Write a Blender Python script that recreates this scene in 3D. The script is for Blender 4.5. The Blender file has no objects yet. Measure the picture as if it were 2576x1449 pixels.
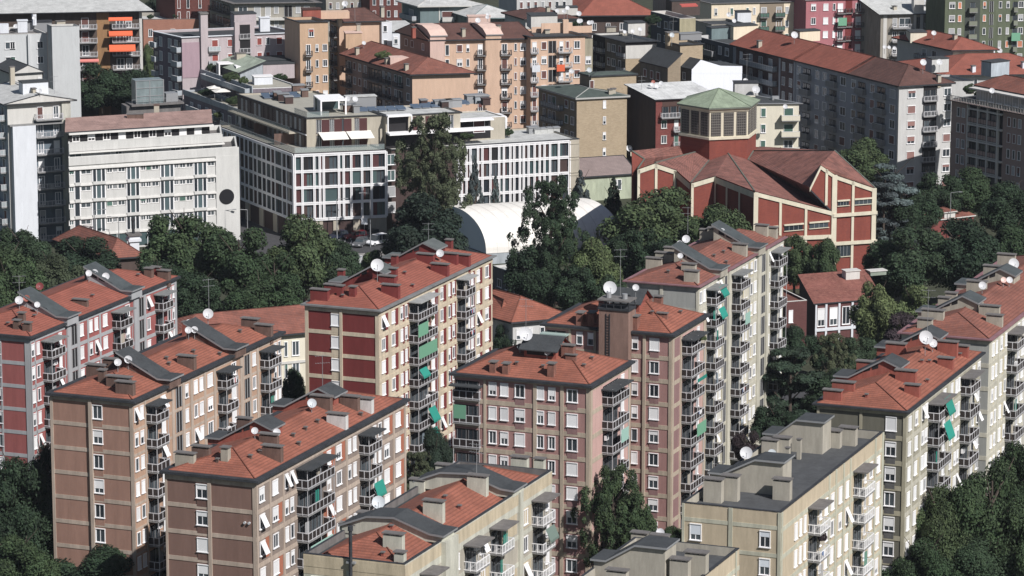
import bpy, math, random
from mathutils import Vector, Matrix
R_=math.radians; random.seed(7); RC=random.Random(3)
S=bpy.context.scene; COL=S.collection
# ---------- camera ----------
H=138.0; F=9100.0; YH=-1236.0            # camera height (m), focal length and horizon row in 2576-px picture units
PT=math.atan((724.5-YH)/F); CP=math.cos(PT); SP=math.sin(PT)
cd=bpy.data.cameras.new('camera'); cam=bpy.data.objects.new('camera',cd); COL.objects.link(cam)
cam.location=(0,0,H); cam.rotation_euler=(R_(90)-PT,0,0)
cd.sensor_width=36; cd.lens=36*F/2576; cd.clip_start=1; cd.clip_end=6000; S.camera=cam
# ---------- light ----------
SAZ=140; SEL=42                            # sun azimuth (clockwise from the view direction) and elevation
w=bpy.data.worlds.new('World'); S.world=w; w.use_nodes=True
sky=w.node_tree.nodes.new('ShaderNodeTexSky'); sky.sky_type='NISHITA'; sky.sun_disc=False
sky.sun_elevation=R_(SEL); sky.sun_rotation=R_(SAZ)
bg=w.node_tree.nodes['Background']; bg.inputs[1].default_value=0.05
w.node_tree.links.new(sky.outputs[0],bg.inputs[0])
sd=bpy.data.lights.new('sun','SUN'); sd.energy=5.0; sd.angle=R_(.53); sd.color=(1,.955,.93)
sun=bpy.data.objects.new('sun',sd); COL.objects.link(sun)
v=Vector((math.sin(R_(SAZ))*math.cos(R_(SEL)),math.cos(R_(SAZ))*math.cos(R_(SEL)),math.sin(R_(SEL))))
sun.rotation_euler=v.to_track_quat('Z','Y').to_euler()
S.view_settings.view_transform='Standard'; S.view_settings.look='None'; S.view_settings.exposure=0.2; S.view_settings.gamma=1
# ---------- pixel <-> world ----------
def ray(x,y):
    cx=(x-1288)/F; cy=(724.5-y)/F
    return Vector((cx,CP+cy*SP,-SP+cy*CP))
def W(x,y,z=0.):
    r=ray(x,y); t=(z-H)/r.z; return Vector((r.x*t,r.y*t,z))
def P(p):
    dz=p[2]-H; d=p[1]*CP-dz*SP; return (1288+F*p[0]/d,724.5-F*(p[1]*SP+dz*CP)/d)
def hz(yt,yb): # height of a vertical edge from its top and foot rows
    rt=ray(1288,yt); rb=ray(1288,yb); Y=rb.y*(-H/rb.z); return H+rt.z/rt.y*Y
def D(az): return Vector((math.sin(R_(az)),math.cos(R_(az)),0))
def inview(p,m=70):
    x,y=P(p); return -m<x<2576+m and -m<y<1449+m
# ---------- materials ----------
MT={}
def mat(n,c,rough=.85,kind='plain',c2=None,sc=1.,k=.14,metal=0.,spec=.3):
    if n in MT: return MT[n]
    def tone(q,sa=.88):
        if q is None: return None
        g=q[0]*.3+q[1]*.55+q[2]*.15; return tuple(min(.9,(g+(x-g)*sa)*t) for x,t in zip(q,(.985,.99,1.02)))
    c=tone(c); c2=tone(c2)
    alpha=1.
    if kind=='clear': alpha=.35; kind='glass'
    m=bpy.data.materials.new(n); m.use_nodes=True; nt=m.node_tree; N=nt.nodes; L=nt.links
    b=N['Principled BSDF']; b.inputs['Roughness'].default_value=rough; b.inputs['Metallic'].default_value=metal
    b.inputs['Specular IOR Level'].default_value=spec
    def node(t,**kw):
        q=N.new(t)
        for a,x in kw.items():
            if hasattr(q,a): setattr(q,a,x)
            else: q.inputs[a].default_value=x
        return q
    tc=node('ShaderNodeTexCoord'); mp=node('ShaderNodeMapping'); L.new(tc.outputs['Object'],mp.inputs[0])
    def noise(scale,det=4,src=None,rg=.6):
        q=node('ShaderNodeTexNoise'); q.inputs['Scale'].default_value=scale; q.inputs['Detail'].default_value=det; q.inputs['Roughness'].default_value=rg
        L.new(src or mp.outputs[0],q.inputs['Vector']); return q
    def mix(f,a,bb,bt='MIX'):
        q=node('ShaderNodeMix',data_type='RGBA',blend_type=bt)
        for i,s in ((0,f),(6,a),(7,bb)):
            if hasattr(s,'links') or hasattr(s,'is_linked'): L.new(s,q.inputs[i])
            else: q.inputs[i].default_value=(s if i==0 else (*s,1))
        return q.outputs[2]
    def ramp(src,a,bb,va=0.,vb=1.):
        q=node('ShaderNodeMapRange'); L.new(src,q.inputs[0]); q.inputs[1].default_value=a; q.inputs[2].default_value=bb; q.inputs[3].default_value=va; q.inputs[4].default_value=vb; return q.outputs[0]
    dk=tuple(x*(1-k*2.2) for x in c); lt=tuple(min(1,x*(1+k)) for x in c); col=None
    if kind in('plaster','brick'):
        mp.inputs['Scale'].default_value=(1,1,.22)
        n1=noise(.9*sc,6,rg=.7); n2=noise(5*sc,3,tc.outputs['Object']); mq=node('ShaderNodeMapping'); L.new(tc.outputs['Object'],mq.inputs[0]); mq.inputs['Scale'].default_value=(1,1,.07); n3=noise(2.6,4,mq.outputs[0],.7)
        col=mix(ramp(n1.outputs[0],.35,.7),dk,lt); col=mix(ramp(n2.outputs[0],.3,.7,0,.35),col,dk); col=mix(ramp(n3.outputs[0],.52,.75,0,.4),col,tuple(x*.68 for x in c))
        if kind=='brick':
            br=node('ShaderNodeTexBrick'); br.inputs['Scale'].default_value=1.; br.inputs['Brick Width'].default_value=.5; br.inputs['Row Height'].default_value=.16; br.inputs['Mortar Size'].default_value=.012
            a=tuple(x*.72 for x in c); br.inputs['Color1'].default_value=(*c,1); br.inputs['Color2'].default_value=(*(c2 or a),1); br.inputs['Mortar'].default_value=(*[x*.8 for x in c],1)
            cx=node('ShaderNodeSeparateXYZ'); L.new(tc.outputs['Object'],cx.inputs[0]); ad=node('ShaderNodeMath',operation='ADD'); L.new(cx.outputs[0],ad.inputs[0]); L.new(cx.outputs[1],ad.inputs[1])
            cb=node('ShaderNodeCombineXYZ'); L.new(ad.outputs[0],cb.inputs[0]); L.new(cx.outputs[2],cb.inputs[1]); L.new(cb.outputs[0],br.inputs[0])
            col=mix(.6,col,br.outputs[0])
    elif kind=='tile':   # uv in metres: u along the eave, v up the slope
        uv=tc.outputs['UV']; sx=node('ShaderNodeSeparateXYZ'); L.new(uv,sx.inputs[0])
        def saw(s,per,w):
            q=node('ShaderNodeMath',operation='MULTIPLY'); L.new(s,q.inputs[0]); q.inputs[1].default_value=1/per
            f=node('ShaderNodeMath',operation='FRACT'); L.new(q.outputs[0],f.inputs[0]); return ramp(f.outputs[0],0,w,1,0)
        vv=saw(sx.outputs[1],.46*sc,.5); uu=saw(sx.outputs[0],.5*sc,.3)
        n1=noise(.35,6,tc.outputs['Object'],.75); n2=noise(.55 if k>=.3 else 1.6,5,uv,.75); n3=noise(7.,2,uv)
        col=mix(ramp(n1.outputs[0],.35,.68),dk,lt)
        col=mix(ramp(n2.outputs[0],.42,.72,0,.75),col,c2 or tuple(x*.55 for x in c))
        col=mix(ramp(n3.outputs[0],.3,.7,0,.3),col,lt)
        mm=node('ShaderNodeMath',operation='MULTIPLY'); L.new(vv,mm.inputs[0]); mm.inputs[1].default_value=.62; m2=node('ShaderNodeMath',operation='MULTIPLY'); L.new(uu,m2.inputs[0]); m2.inputs[1].default_value=.18
        ad=node('ShaderNodeMath',operation='MAXIMUM'); L.new(mm.outputs[0],ad.inputs[0]); L.new(m2.outputs[0],ad.inputs[1])
        col=mix(ad.outputs[0],col,tuple(x*.3 for x in c))
        bp=node('ShaderNodeBump'); bp.inputs['Strength'].default_value=.5; bp.inputs['Distance'].default_value=.08; bp.invert=True; L.new(ad.outputs[0],bp.inputs['Height']); L.new(bp.outputs[0],b.inputs['Normal'])
    elif kind=='seam':
        uv=tc.outputs['UV']; sx=node('ShaderNodeSeparateXYZ'); L.new(uv,sx.inputs[0]); q=node('ShaderNodeMath',operation='MULTIPLY'); L.new(sx.outputs[0],q.inputs[0]); q.inputs[1].default_value=1/sc
        f=node('ShaderNodeMath',operation='FRACT'); L.new(q.outputs[0],f.inputs[0]); r=ramp(f.outputs[0],0,.14,1,0)
        n1=noise(.5,6,tc.outputs['Object'],.7); col=mix(ramp(n1.outputs[0],.35,.7),dk,lt); ms=node('ShaderNodeMath',operation='MULTIPLY'); L.new(r,ms.inputs[0]); ms.inputs[1].default_value=.45
        col=mix(ms.outputs[0],col,tuple(x*.45 for x in c))
        bp=node('ShaderNodeBump'); bp.inputs['Strength'].default_value=.6; bp.inputs['Distance'].default_value=.06; L.new(r,bp.inputs['Height']); L.new(bp.outputs[0],b.inputs['Normal'])
    elif kind=='leaf':
        oi=node('ShaderNodeObjectInfo'); n1=noise(1.6*sc,3,tc.outputs['Object'],.7); n2=noise(9*sc,2,tc.outputs['Object'])
        col=mix(ramp(n1.outputs[0],.35,.68),dk,lt); col=mix(ramp(n2.outputs[0],.35,.75,0,.8),col,c2 or lt)
        hs=node('ShaderNodeHueSaturation'); L.new(col,hs.inputs['Color']); L.new(ramp(oi.outputs['Random'],0,1,.72,1.25),hs.inputs['Value']); L.new(ramp(oi.outputs['Random'],0,1,.52,.475),hs.inputs['Hue']); col=hs.outputs[0]
        b.inputs['Subsurface Weight'].default_value=0
    elif kind=='rough':
        n1=noise(.6*sc,8,tc.outputs['Object'],.75); n2=noise(4*sc,3,tc.outputs['Object'])
        col=mix(ramp(n1.outputs[0],.35,.68),dk,lt); col=mix(ramp(n2.outputs[0],.4,.75,0,.5),col,c2 or dk)
    elif kind=='glass':
        n1=noise(.35,2,tc.outputs['Object']); oi=node('ShaderNodeObjectInfo'); col=mix(oi.outputs['Random'],c,c2 or lt)
    else:
        oi=node('ShaderNodeObjectInfo'); col=mix(oi.outputs['Random'],tuple(x*.88 for x in c),lt) if k>0 else None
    b.inputs['Alpha'].default_value=alpha
    if col is not None: L.new(col,b.inputs['Base Color'])
    else: b.inputs['Base Color'].default_value=(*c,1)
    MT[n]=m; return m
# ---------- mesh builder ----------
class MB:
    def __init__(s): s.v=[];s.f=[];s.m=[];s.uv=[];s.ms=[]
    def mi(s,m):
        if m not in s.ms: s.ms.append(m)
        return s.ms.index(m)
    def poly(s,pts,m,uv=None):
        i=len(s.v); s.v+= [tuple(p) for p in pts]; s.f.append(tuple(range(i,i+len(pts)))); s.m.append(s.mi(m)); s.uv.append(uv)
    def slope(s,pts,m):  # roof face; first edge is the eave
        p=[Vector(q) for q in pts]; u=(p[1]-p[0]).normalized(); nrm=(p[1]-p[0]).cross(p[2]-p[0]).normalized(); vv=nrm.cross(u)
        s.poly(pts,m,[((q-p[0]).dot(u)+p[0].x,(q-p[0]).dot(vv)) for q in p])
    def box(s,x0,x1,y0,y1,z0,z1,m,top=None):
        p=[(x0,y0,z0),(x1,y0,z0),(x1,y1,z0),(x0,y1,z0),(x0,y0,z1),(x1,y0,z1),(x1,y1,z1),(x0,y1,z1)]
        for q in ((0,3,2,1),(0,1,5,4),(1,2,6,5),(2,3,7,6),(3,0,4,7)): s.poly([p[k] for k in q],m)
        s.poly([p[k] for k in (4,5,6,7)],top or m)
    def prism(s,pts,d,m,cap=None):  # polygon swept by vector d
        d=Vector(d); a=[Vector(p) for p in pts]; b=[p+d for p in a]; n=len(a)
        for i in range(n): s.poly([a[i],a[(i+1)%n],b[(i+1)%n],b[i]],m)
        s.poly(list(reversed(a)),cap or m); s.poly(b,cap or m)
    def tube(s,a,b,r0,r1,m,n=8,cap=True):
        a=Vector(a);b=Vector(b);d=(b-a).normalized(); u=d.orthogonal().normalized(); w_=d.cross(u)
        A=[a+(u*math.cos(t*2*math.pi/n)+w_*math.sin(t*2*math.pi/n))*r0 for t in range(n)]
        B_=[b+(u*math.cos(t*2*math.pi/n)+w_*math.sin(t*2*math.pi/n))*r1 for t in range(n)]
        for i in range(n): s.poly([A[i],A[(i+1)%n],B_[(i+1)%n],B_[i]],m)
        if cap: s.poly(B_,m); s.poly(list(reversed(A)),m)
    def mesh(s,n):
        me=bpy.data.meshes.new(n); me.from_pydata(s.v,[],s.f)
        for m in s.ms: me.materials.append(m)
        me.polygons.foreach_set('material_index',s.m)
        if any(s.uv):
            l=me.uv_layers.new(name='uv'); k=0
            for f,u in zip(s.f,s.uv):
                for j in range(len(f)): l.data[k].uv=u[j] if u else (0,0); k+=1
        me.update(); return me
def obj(n,me,par=None,loc=(0,0,0),rz=0.):
    if isinstance(me,MB): me=me.mesh(n)
    o=bpy.data.objects.new(n,me); COL.objects.link(o); o.parent=par; o.location=loc; o.rotation_euler=(0,0,rz); return o
def tag(o,label,cat,group=None,kind=None):
    if label: o['label']=label
    if cat: o['category']=cat
    if group: o['group']=group
    if kind: o['kind']=kind
    return o
CA={}
def cached(key,fn):
    if key not in CA: CA[key]=fn()
    return CA[key]
# ---------- common materials ----------
GL=mat('window_glass',(.018,.024,.030),.12,'glass',(.07,.09,.10),spec=.5)
DK=mat('dark_interior',(.018,.017,.018),.9)  # near-black colour stands in for unlit interiors and shaded recesses
WH=mat('white_frame',(.80,.80,.78),.5,k=.05)
SHW=mat('white_shutter',(.74,.75,.73),.6,k=.1)
SHG=mat('grey_shutter',(.34,.35,.345),.7,k=.2)
SHR=mat('red_shutter',(.26,.055,.042),.7,k=.15)
SHB=mat('brown_shutter',(.13,.055,.045),.7,k=.2)
SHO=mat('orange_shutter',(.55,.20,.10),.7,k=.15)
SHN=mat('green_shutter',(.06,.13,.10),.7,k=.2)
BAL=mat('slab_concrete',(.25,.25,.24),.9,'plaster',k=.1)
SLD=mat('dark_roofing',(.046,.052,.055),.85,'rough',c2=(.075,.08,.082),k=.14)
RNG=mat('dark_gutter',(.040,.044,.050),.8,'rough',k=.2)
PAN=mat('dark_panel',(.028,.022,.020),.6,k=.25)
RAI=mat('railing_white',(.52,.52,.52),.5,k=.05)
RAD=mat('railing_dark',(.07,.06,.06),.6,k=.2)
AWG=mat('green_awning',(.005,.235,.175),.8,k=.08)
AWP=mat('pale_green_screen',(.27,.46,.38),.8,k=.08)
CHC=mat('chimney_cap',(.17,.16,.15),.9,'plaster',k=.15)
MTL=mat('galvanised_metal',(.30,.31,.31),.5,k=.1,metal=.3)
DSH=mat('dish_white',(.52,.53,.53),.5,k=.06)
TIL=mat('roof_tile_red',(.32,.104,.060),.9,'tile',c2=(.17,.062,.044),k=.2)
TIB=mat('roof_tile_brown',(.135,.062,.048),.9,'tile',c2=(.055,.036,.034),k=.2)
TIR=mat('roof_tile_bright',(.31,.092,.058),.9,'tile',c2=(.19,.060,.042),k=.16)
TIO=mat('roof_tile_weathered',(.27,.095,.062),.9,'tile',c2=(.10,.06,.055),k=.22)
# ---------- facade parts ----------
def m_window(w,h,fr,dp):
    def f():
        b=MB(); t=.09
        b.box(-w/2-t,-w/2,-dp,0,-h,0,fr); b.box(w/2,w/2+t,-dp,0,-h,0,fr)
        b.box(-w/2-t,w/2+t,-dp-.05,0,0,t,fr); b.box(-w/2-t-.05,w/2+t+.05,-dp-.08,0,-h-t,-h,fr); return b.mesh('window')
    return cached(('w',w,h,fr.name,dp),f)
def m_pane(w,h,gl,mull):
    def f():
        b=MB(); b.poly([(-w/2,-.015,-h),(w/2,-.015,-h),(w/2,-.015,0),(-w/2,-.015,0)],gl)
        if mull and w>.7:
            b.box(-.045,.045,-.05,-.016,-h,0,WH)
            b.box(-w/2,-w/2+.06,-.05,-.016,-h,0,WH); b.box(w/2-.06,w/2,-.05,-.016,-h,0,WH)
            b.box(-w/2+.06,w/2-.06,-.049,-.016,-h,-h+.06,WH)
        return b.mesh('pane')
    return cached(('p',w,h,gl.name,mull),f)
def m_shut(w,h,fr,m,tilt=0):
    def f():
        b=MB()
        if tilt: b.prism([(-w/2,-.07,0),(w/2,-.07,0),(w/2,-.07-h*.42,-h*.85),(-w/2,-.07-h*.42,-h*.85)],(0,-.04,0),m)
        else: b.box(-w/2,w/2,-.075,-.055,-h*fr,0,m)
        return b.mesh('shutter')
    return cached(('s',w,h,fr,m.name,tilt),f)
class Face:
    def __init__(s,B,which):
        s.B=B; s.w=which; a=B.aR if which=='R' else B.aL
        s.len=B.lR if which=='R' else B.lL; s.sg=1 if which=='R' else -1
        s.d=D(a)                                   # direction away from the near corner
        s.rz=0. if which=='R' else B.dl+math.pi    # local rotation: x to the viewer's right, y inwards
        s.lx=Vector((math.cos(s.rz),math.sin(s.rz),0)); s.ly=Vector((-s.lx.y,s.lx.x,0))
    def s_(s,px,z):                                # metres along the face (signed local x) of a picture column
        O=s.B.O; cx=(px-1288)/F; t=(cx*(O.y*CP-(z-H)*SP)-O.x)/(s.d.x-cx*s.d.y*CP); return t*s.sg
    def loc(s,x,z,out=0.): return s.lx*x-s.ly*out+Vector((0,0,z))
    def world(s,x,z): return s.B.O+s.d*(x*s.sg)+Vector((0,0,z))
    def hit(s,px,py):                              # (x,z) where the picture ray meets this face's plane
        r=ray(px,py); O=s.B.O; n=Vector((s.d.y,-s.d.x,0)); t=(O.x*n.x+O.y*n.y)/(r.x*n.x+r.y*n.y)
        q=Vector((r.x*t,r.y*t,0)); return ((q-O).dot(s.d)*s.sg, H+r.z*t)
class Bld:
    def __init__(s,name,label,nm,near,yb,aR,xr,aL,xl,wR,wL=None,cat='building',z=None,group=None,z0=0.):
        s.nm=nm; s.aR=aR; s.aL=aL
        if z is None: z=hz(near[1],yb)
        s.h=z; s.O=W(near[0],near[1],z); s.O.z=0
        s.dl=R_(aR-aL)
        def ln(a,x):
            if x<0 and x>-200 or x is None: pass
            d=D(a); cx=(x-1288)/F; return (cx*(s.O.y*CP-(z-H)*SP)-s.O.x)/(d.x-cx*d.y*CP)
        s.lR=xr[0] if isinstance(xr,tuple) else ln(aR,xr); s.lL=xl[0] if isinstance(xl,tuple) else ln(aL,xl)
        s.root=bpy.data.objects.new(name,None); COL.objects.link(s.root); s.root.location=s.O; s.root.rotation_euler=(0,0,R_(90-aR))
        s.root.empty_display_size=.1
        tag(s.root,label,cat,group)
        s.R=Face(s,'R'); s.L=Face(s,'L'); s.wR=wR; s.wL=wL or wR
        s.wb=MB(); q=[s.ab(0,0),s.ab(s.lR,0),s.ab(s.lR,s.lL),s.ab(0,s.lL)]
        for i,m in ((0,s.wR),(1,s.wL),(2,s.wR),(3,s.wL)):
            a,b=q[i],q[(i+1)%4]; s.wb.poly([(a.x,a.y,z0),(b.x,b.y,z0),(b.x,b.y,z),(a.x,a.y,z)],m)
        s.rz=lambda a,b:s.h
        s.dishes=[]; BL.append(s); s.roof=None
    def ab(s,a,b,z=0.): return Vector((a+b*math.cos(s.dl),b*math.sin(s.dl),z))
    def toab(s,p):
        q=p-s.O; d1=D(s.aR); d2=D(s.aL); det=d1.x*d2.y-d1.y*d2.x
        return ((q.x*d2.y-q.y*d2.x)/det,(d1.x*q.y-d1.y*q.x)/det)
    def onroof(s,px,py,dz=0.):
        z=s.h+1
        for _ in range(25):
            a,b=s.toab(W(px,py,z+dz)); z=z*.5+.5*s.rz(a,b)
        return a,b,z
    def wbox(s,f,x0,x1,z0,z1,out,m,inn=0.):
        if x1<x0: x0,x1=x1,x0
        p=[f.loc(x0,z0,out),f.loc(x1,z0,out),f.loc(x1,z1,out),f.loc(x0,z1,out)]
        q=[f.loc(x0,z0,-inn),f.loc(x1,z0,-inn),f.loc(x1,z1,-inn),f.loc(x0,z1,-inn)]
        s.wb.poly(p,m)
        for i in range(4): s.wb.poly([p[i],q[i],q[(i+1)%4],p[(i+1)%4]],m)
    def done(s):
        s.wall=obj('wall',s.wb,s.root); return s
BL=[]
NOBJ=0
def window(B,f,x,z,w,h,fr=WH,sh=(SHW,),pr=(.35,.3,.35),gl=GL,dp=.1,tilt=0.,mull=True,small=False):
    w=max(.35,round(w*10)/10); h=round(h*10)/10
    if not inview(f.world(x,z)): return
    o=obj('window',m_window(w,h,fr,dp),B.root,f.loc(x,z),f.rz)
    obj('pane',m_pane(w,h,gl,mull),o)
    if sh:
        r=random.random(); m=random.choice(sh)
        if r<tilt: obj('shutter',m_shut(w,h,1,m,1),o); return
        r=random.random()
        if r<pr[0]: k=1.
        elif r<pr[0]+pr[1]: k=random.choice((.35,.5,.65))
        else: return
        obj('shutter',m_shut(w,h,k,m),o)
def m_balcony(L,d,slab): 
    def f():
        b=MB(); b.box(-L/2,L/2,-d,0,-.18,0,slab); return b.mesh('balcony')
    return cached(('b',round(L,1),d,slab.name),f)
def m_rail(L,d,kind,fr,pn):
    def f():
        b=MB(); h=1.05; t=.045
        if kind=='solid':
            b.box(-L/2,L/2,-d,-d+.1,0,h,pn); b.box(-L/2,-L/2+.1,-d+.1,0,0,h,pn); b.box(L/2-.1,L/2,-d+.1,0,0,h,pn)
            b.box(-L/2-.03,L/2+.03,-d-.03,-d+.13,h,h+.06,fr); return b.mesh('railing')
        for z in (.12,h): 
            b.box(-L/2,L/2,-d-.03,-d+.03,z-t,z+t,fr)
            for sx in (-1,1): b.box(sx*L/2-.03,sx*L/2+.03,-d+.031,0,z-t,z+t,fr)
        n=max(2,round(L/ (1.0 if kind=='panel' else .8)))
        for i in range(n+1): x=-L/2+L*i/n; b.box(x-t,x+t,-d-.035,-d+.035,.0,h,fr)
        for sx in (-1,1): b.box(sx*L/2-t-.001,sx*L/2+t+.001,-d*.5-t,-d*.5+t,0,h,fr)
        if kind=='panel':
            g=.10
            for i in range(n):
                x=-L/2+L*(i+.5)/n; b.box(x-L/n/2+g,x+L/n/2-g,-d-.012,-d+.012,.17,h-.1,pn)
            for sx in (-1,1): b.box(sx*L/2-.012,sx*L/2+.012,-d+g,-.05,.17,h-.1,pn)
        elif kind=='glassy':
            b.box(-L/2+.05,L/2-.05,-d-.01,-d+.01,.17,h-.06,pn)
            for sx in (-1,1): b.box(sx*L/2-.01,sx*L/2+.01,-d+.04,-.05,.17,h-.06,pn)
        elif kind=='bars':
            k=int(L/.22)
            for i in range(k): x=-L/2+L*(i+.5)/k; b.box(x-.015,x+.015,-d-.015,-d+.015,.17,h-.05,fr)
            for sx in (-1,1):
                for j in range(4): y=-d*(j+.5)/4; b.box(sx*L/2-.015,sx*L/2+.015,y-.015,y+.015,.17,h-.05,fr)
        return b.mesh('railing')
    return cached(('r',round(L,1),d,kind,fr.name,pn.name),f)
def m_door(w,h):
    def f():
        b=MB(); b.poly([(-w/2,-.02,0),(w/2,-.02,0),(w/2,-.02,h),(-w/2,-.02,h)],DK)  # flat dark backing paints the shade under the balcony above
        n=max(1,round(w/1.7))
        for i in range(n):
            x=-w/2+w*(i+.5)/n; b.box(x-.55,x+.55,-.05,-.03,.05,h-.15,GL)
            for q in (-.6,0,.6): b.box(x+q-.03,x+q+.03,-.08,-.051,0,h-.1,MTL if q else RAD)
        return b.mesh('balcony_door')
    return cached(('d',round(w,1),h),f)
def balcony(B,f,x,z,L,d=1.4,kind='panel',fr=RAI,pn=PAN,slab=BAL,door=True,post=0,ph=3.1,dh=2.3):
    if not inview(f.world(x,z)): return None
    L=round(L*5)/5
    o=obj('balcony',m_balcony(L,d,slab),B.root,f.loc(x,z),f.rz); obj('railing',m_rail(L,d,kind,fr,pn),o)
    if door: obj('balcony_door',m_door(round(max(.9,L-.5),1),dh),B.root,f.loc(x,z+.01),f.rz)
    if post:
        def pm():
            b=MB(); b.box(-.03,.03,-.03,.03,.0,ph-.2,fr); return b.mesh('post')
        for q in [-L/2+.03,L/2-.03]+([0] if L>5 else []): obj('post',cached(('po',round(ph,1),fr.name),pm),o,(q,-d+.07,0))
    r=RC.random(); near=B.h>29 and B.O.y<560
    if near and d>1.2:
        if r<.22: 
            def am():
                b=MB(); b.box(-.42,.42,-.32,0,0,.62,WH); b.tube((0,-.33,.31),(0,-.321,.31),.24,.24,MTL,12); return b.mesh('air_conditioner')
            obj('air_conditioner',cached('acu',am),o,(random.choice((-1,1))*(L/2-.8),-.15,RC.choice((.05,1.6))))
        elif r<.42:
            cm=RC.choice((SHG,mat('curtain_beige',(.42,.38,.30),.9),mat('curtain_blue_grey',(.22,.28,.32),.9),AWG)); b=MB(); w_=RC.uniform(.5,1.2); x=RC.uniform(-L/2+.7,L/2-.7)
            for k in range(5): b.box(x-w_/2+w_*k/5,x-w_/2+w_*(k+1)/5,-d*.55+(.06 if k%2 else 0),-d*.55+.03+(.06 if k%2 else 0),RC.uniform(.2,.5),2.1,cm)
            obj('curtain',b,o)
        elif r<.55:
            b=MB(); x=RC.uniform(-L/2+.8,L/2-.8)
            for k in range(4): b.box(x-.6+k*.3,x-.38+k*.3,-d-.09,-d-.05,RC.uniform(.35,.7),1.02,RC.choice((WH,WH,SHG,mat('cloth_blue',(.10,.16,.30),.9),mat('cloth_red',(.40,.08,.08),.9))))
            obj('laundry',b,o)
    return o
def awning(B,f,x,z,L,m=AWG,drop=1.5,out=1.2,d=1.4,name='awning'):
    if not inview(f.world(x,z)): return
    b=MB(); b.prism([(-L/2,-d,0),(L/2,-d,0),(L/2,-d-out,-drop),(-L/2,-d-out,-drop)],(0,0,-.04),m); b.box(-L/2,L/2,-d-out-.03,-d-out+.001,-drop-.28,-drop-.045,m)
    for s in (-L/2+.05,L/2-.05): b.tube((s,-d,-drop*.55),(s,-d-out,-drop-.05),.03,.03,MTL,5)
    obj(name,b,B.root,f.loc(x,z),f.rz)
def screen(B,f,x,z,L,m=AWP,h=1.9,d=1.4):
    if not inview(f.world(x,z)): return
    b=MB(); b.box(-L/2,L/2,-d-.01,-d+.02,-h,0,m); obj('sun_screen',b,B.root,f.loc(x,z),f.rz)
def facade(B,f,cols,z0,pitch,n,h=1.5,sh=(SHW,),pr=(.35,.3,.35),band=None,fr=WH,bal=None,tilt=0.,dp=.1,zref=None,skip=(),post=0,S=None,door=True,bd=1.4,mull=True,gl=GL):
    """cols: (kind, px0, px1, option). z0: first window head below the top; rows go down by pitch."""
    bal=bal or ('panel',RAI,PAN,BAL); zz=B.h-2 if zref is None else zref
    for c in cols:
        k=c[0]; a,b=sorted((f.s_(c[1],zz),f.s_(c[2],zz))); x=(a+b)/2; wd=b-a; op=c[3] if len(c)>3 else None
        if k=='p': B.wbox(f,a,b,0,B.h-.02,op[1] if op else .12,op[0] if op else band[0]); continue
        if k=='C': B.wbox(f,a,b,0,B.h-.03,.02,op); continue
        for i in range(n):
            z=B.h-z0-i*pitch
            if i in skip or z<1.2: continue
            if k=='w': window(B,f,x,z,wd,op or h,fr,sh,pr,gl,dp,tilt,mull)
            elif k=='c':
                mm=op[(i+int(abs(x)*3))%len(op)] if isinstance(op,(tuple,list)) else op
                if mm: B.wbox(f,a,b,z-pitch+1.05,z+.28,.025,mm)
            elif k=='u': B.wbox(f,a,b,z-h-1.0,z-h-.12,.07,op)       # panel under a window
            elif k=='B':
                zs=z-2.35; q=op or {}
                balcony(B,f,x,zs,wd,q.get('d',bd),bal[0],bal[1],bal[2],bal[3],door,post,pitch if i else 2.35)
            elif k=='S': 
                if inview(f.world(x,z)):
                    ww=round(wd,1)
                    def sm():
                        m=MB(); m.box(-ww/2,ww/2,-.04,0,-pitch+.75,.2,DK); 
                        for j in (-1,0,1): m.box(j*ww/2-.05,j*ww/2+.05,-.09,-.041,-pitch+.75,.2,SHG)
                        return m.mesh('stair_window')
                    obj('stair_window',cached(('st',ww,pitch),sm),B.root,f.loc(x,z),f.rz)
    if band:
        for i in range(n+1):
            z=B.h-z0-i*pitch+.28
            if z>0: B.wbox(f,0,f.len*f.sg,z,z+(band[1] if i or len(band)>3 else B.h-z-.01),band[2],band[0])
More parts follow.
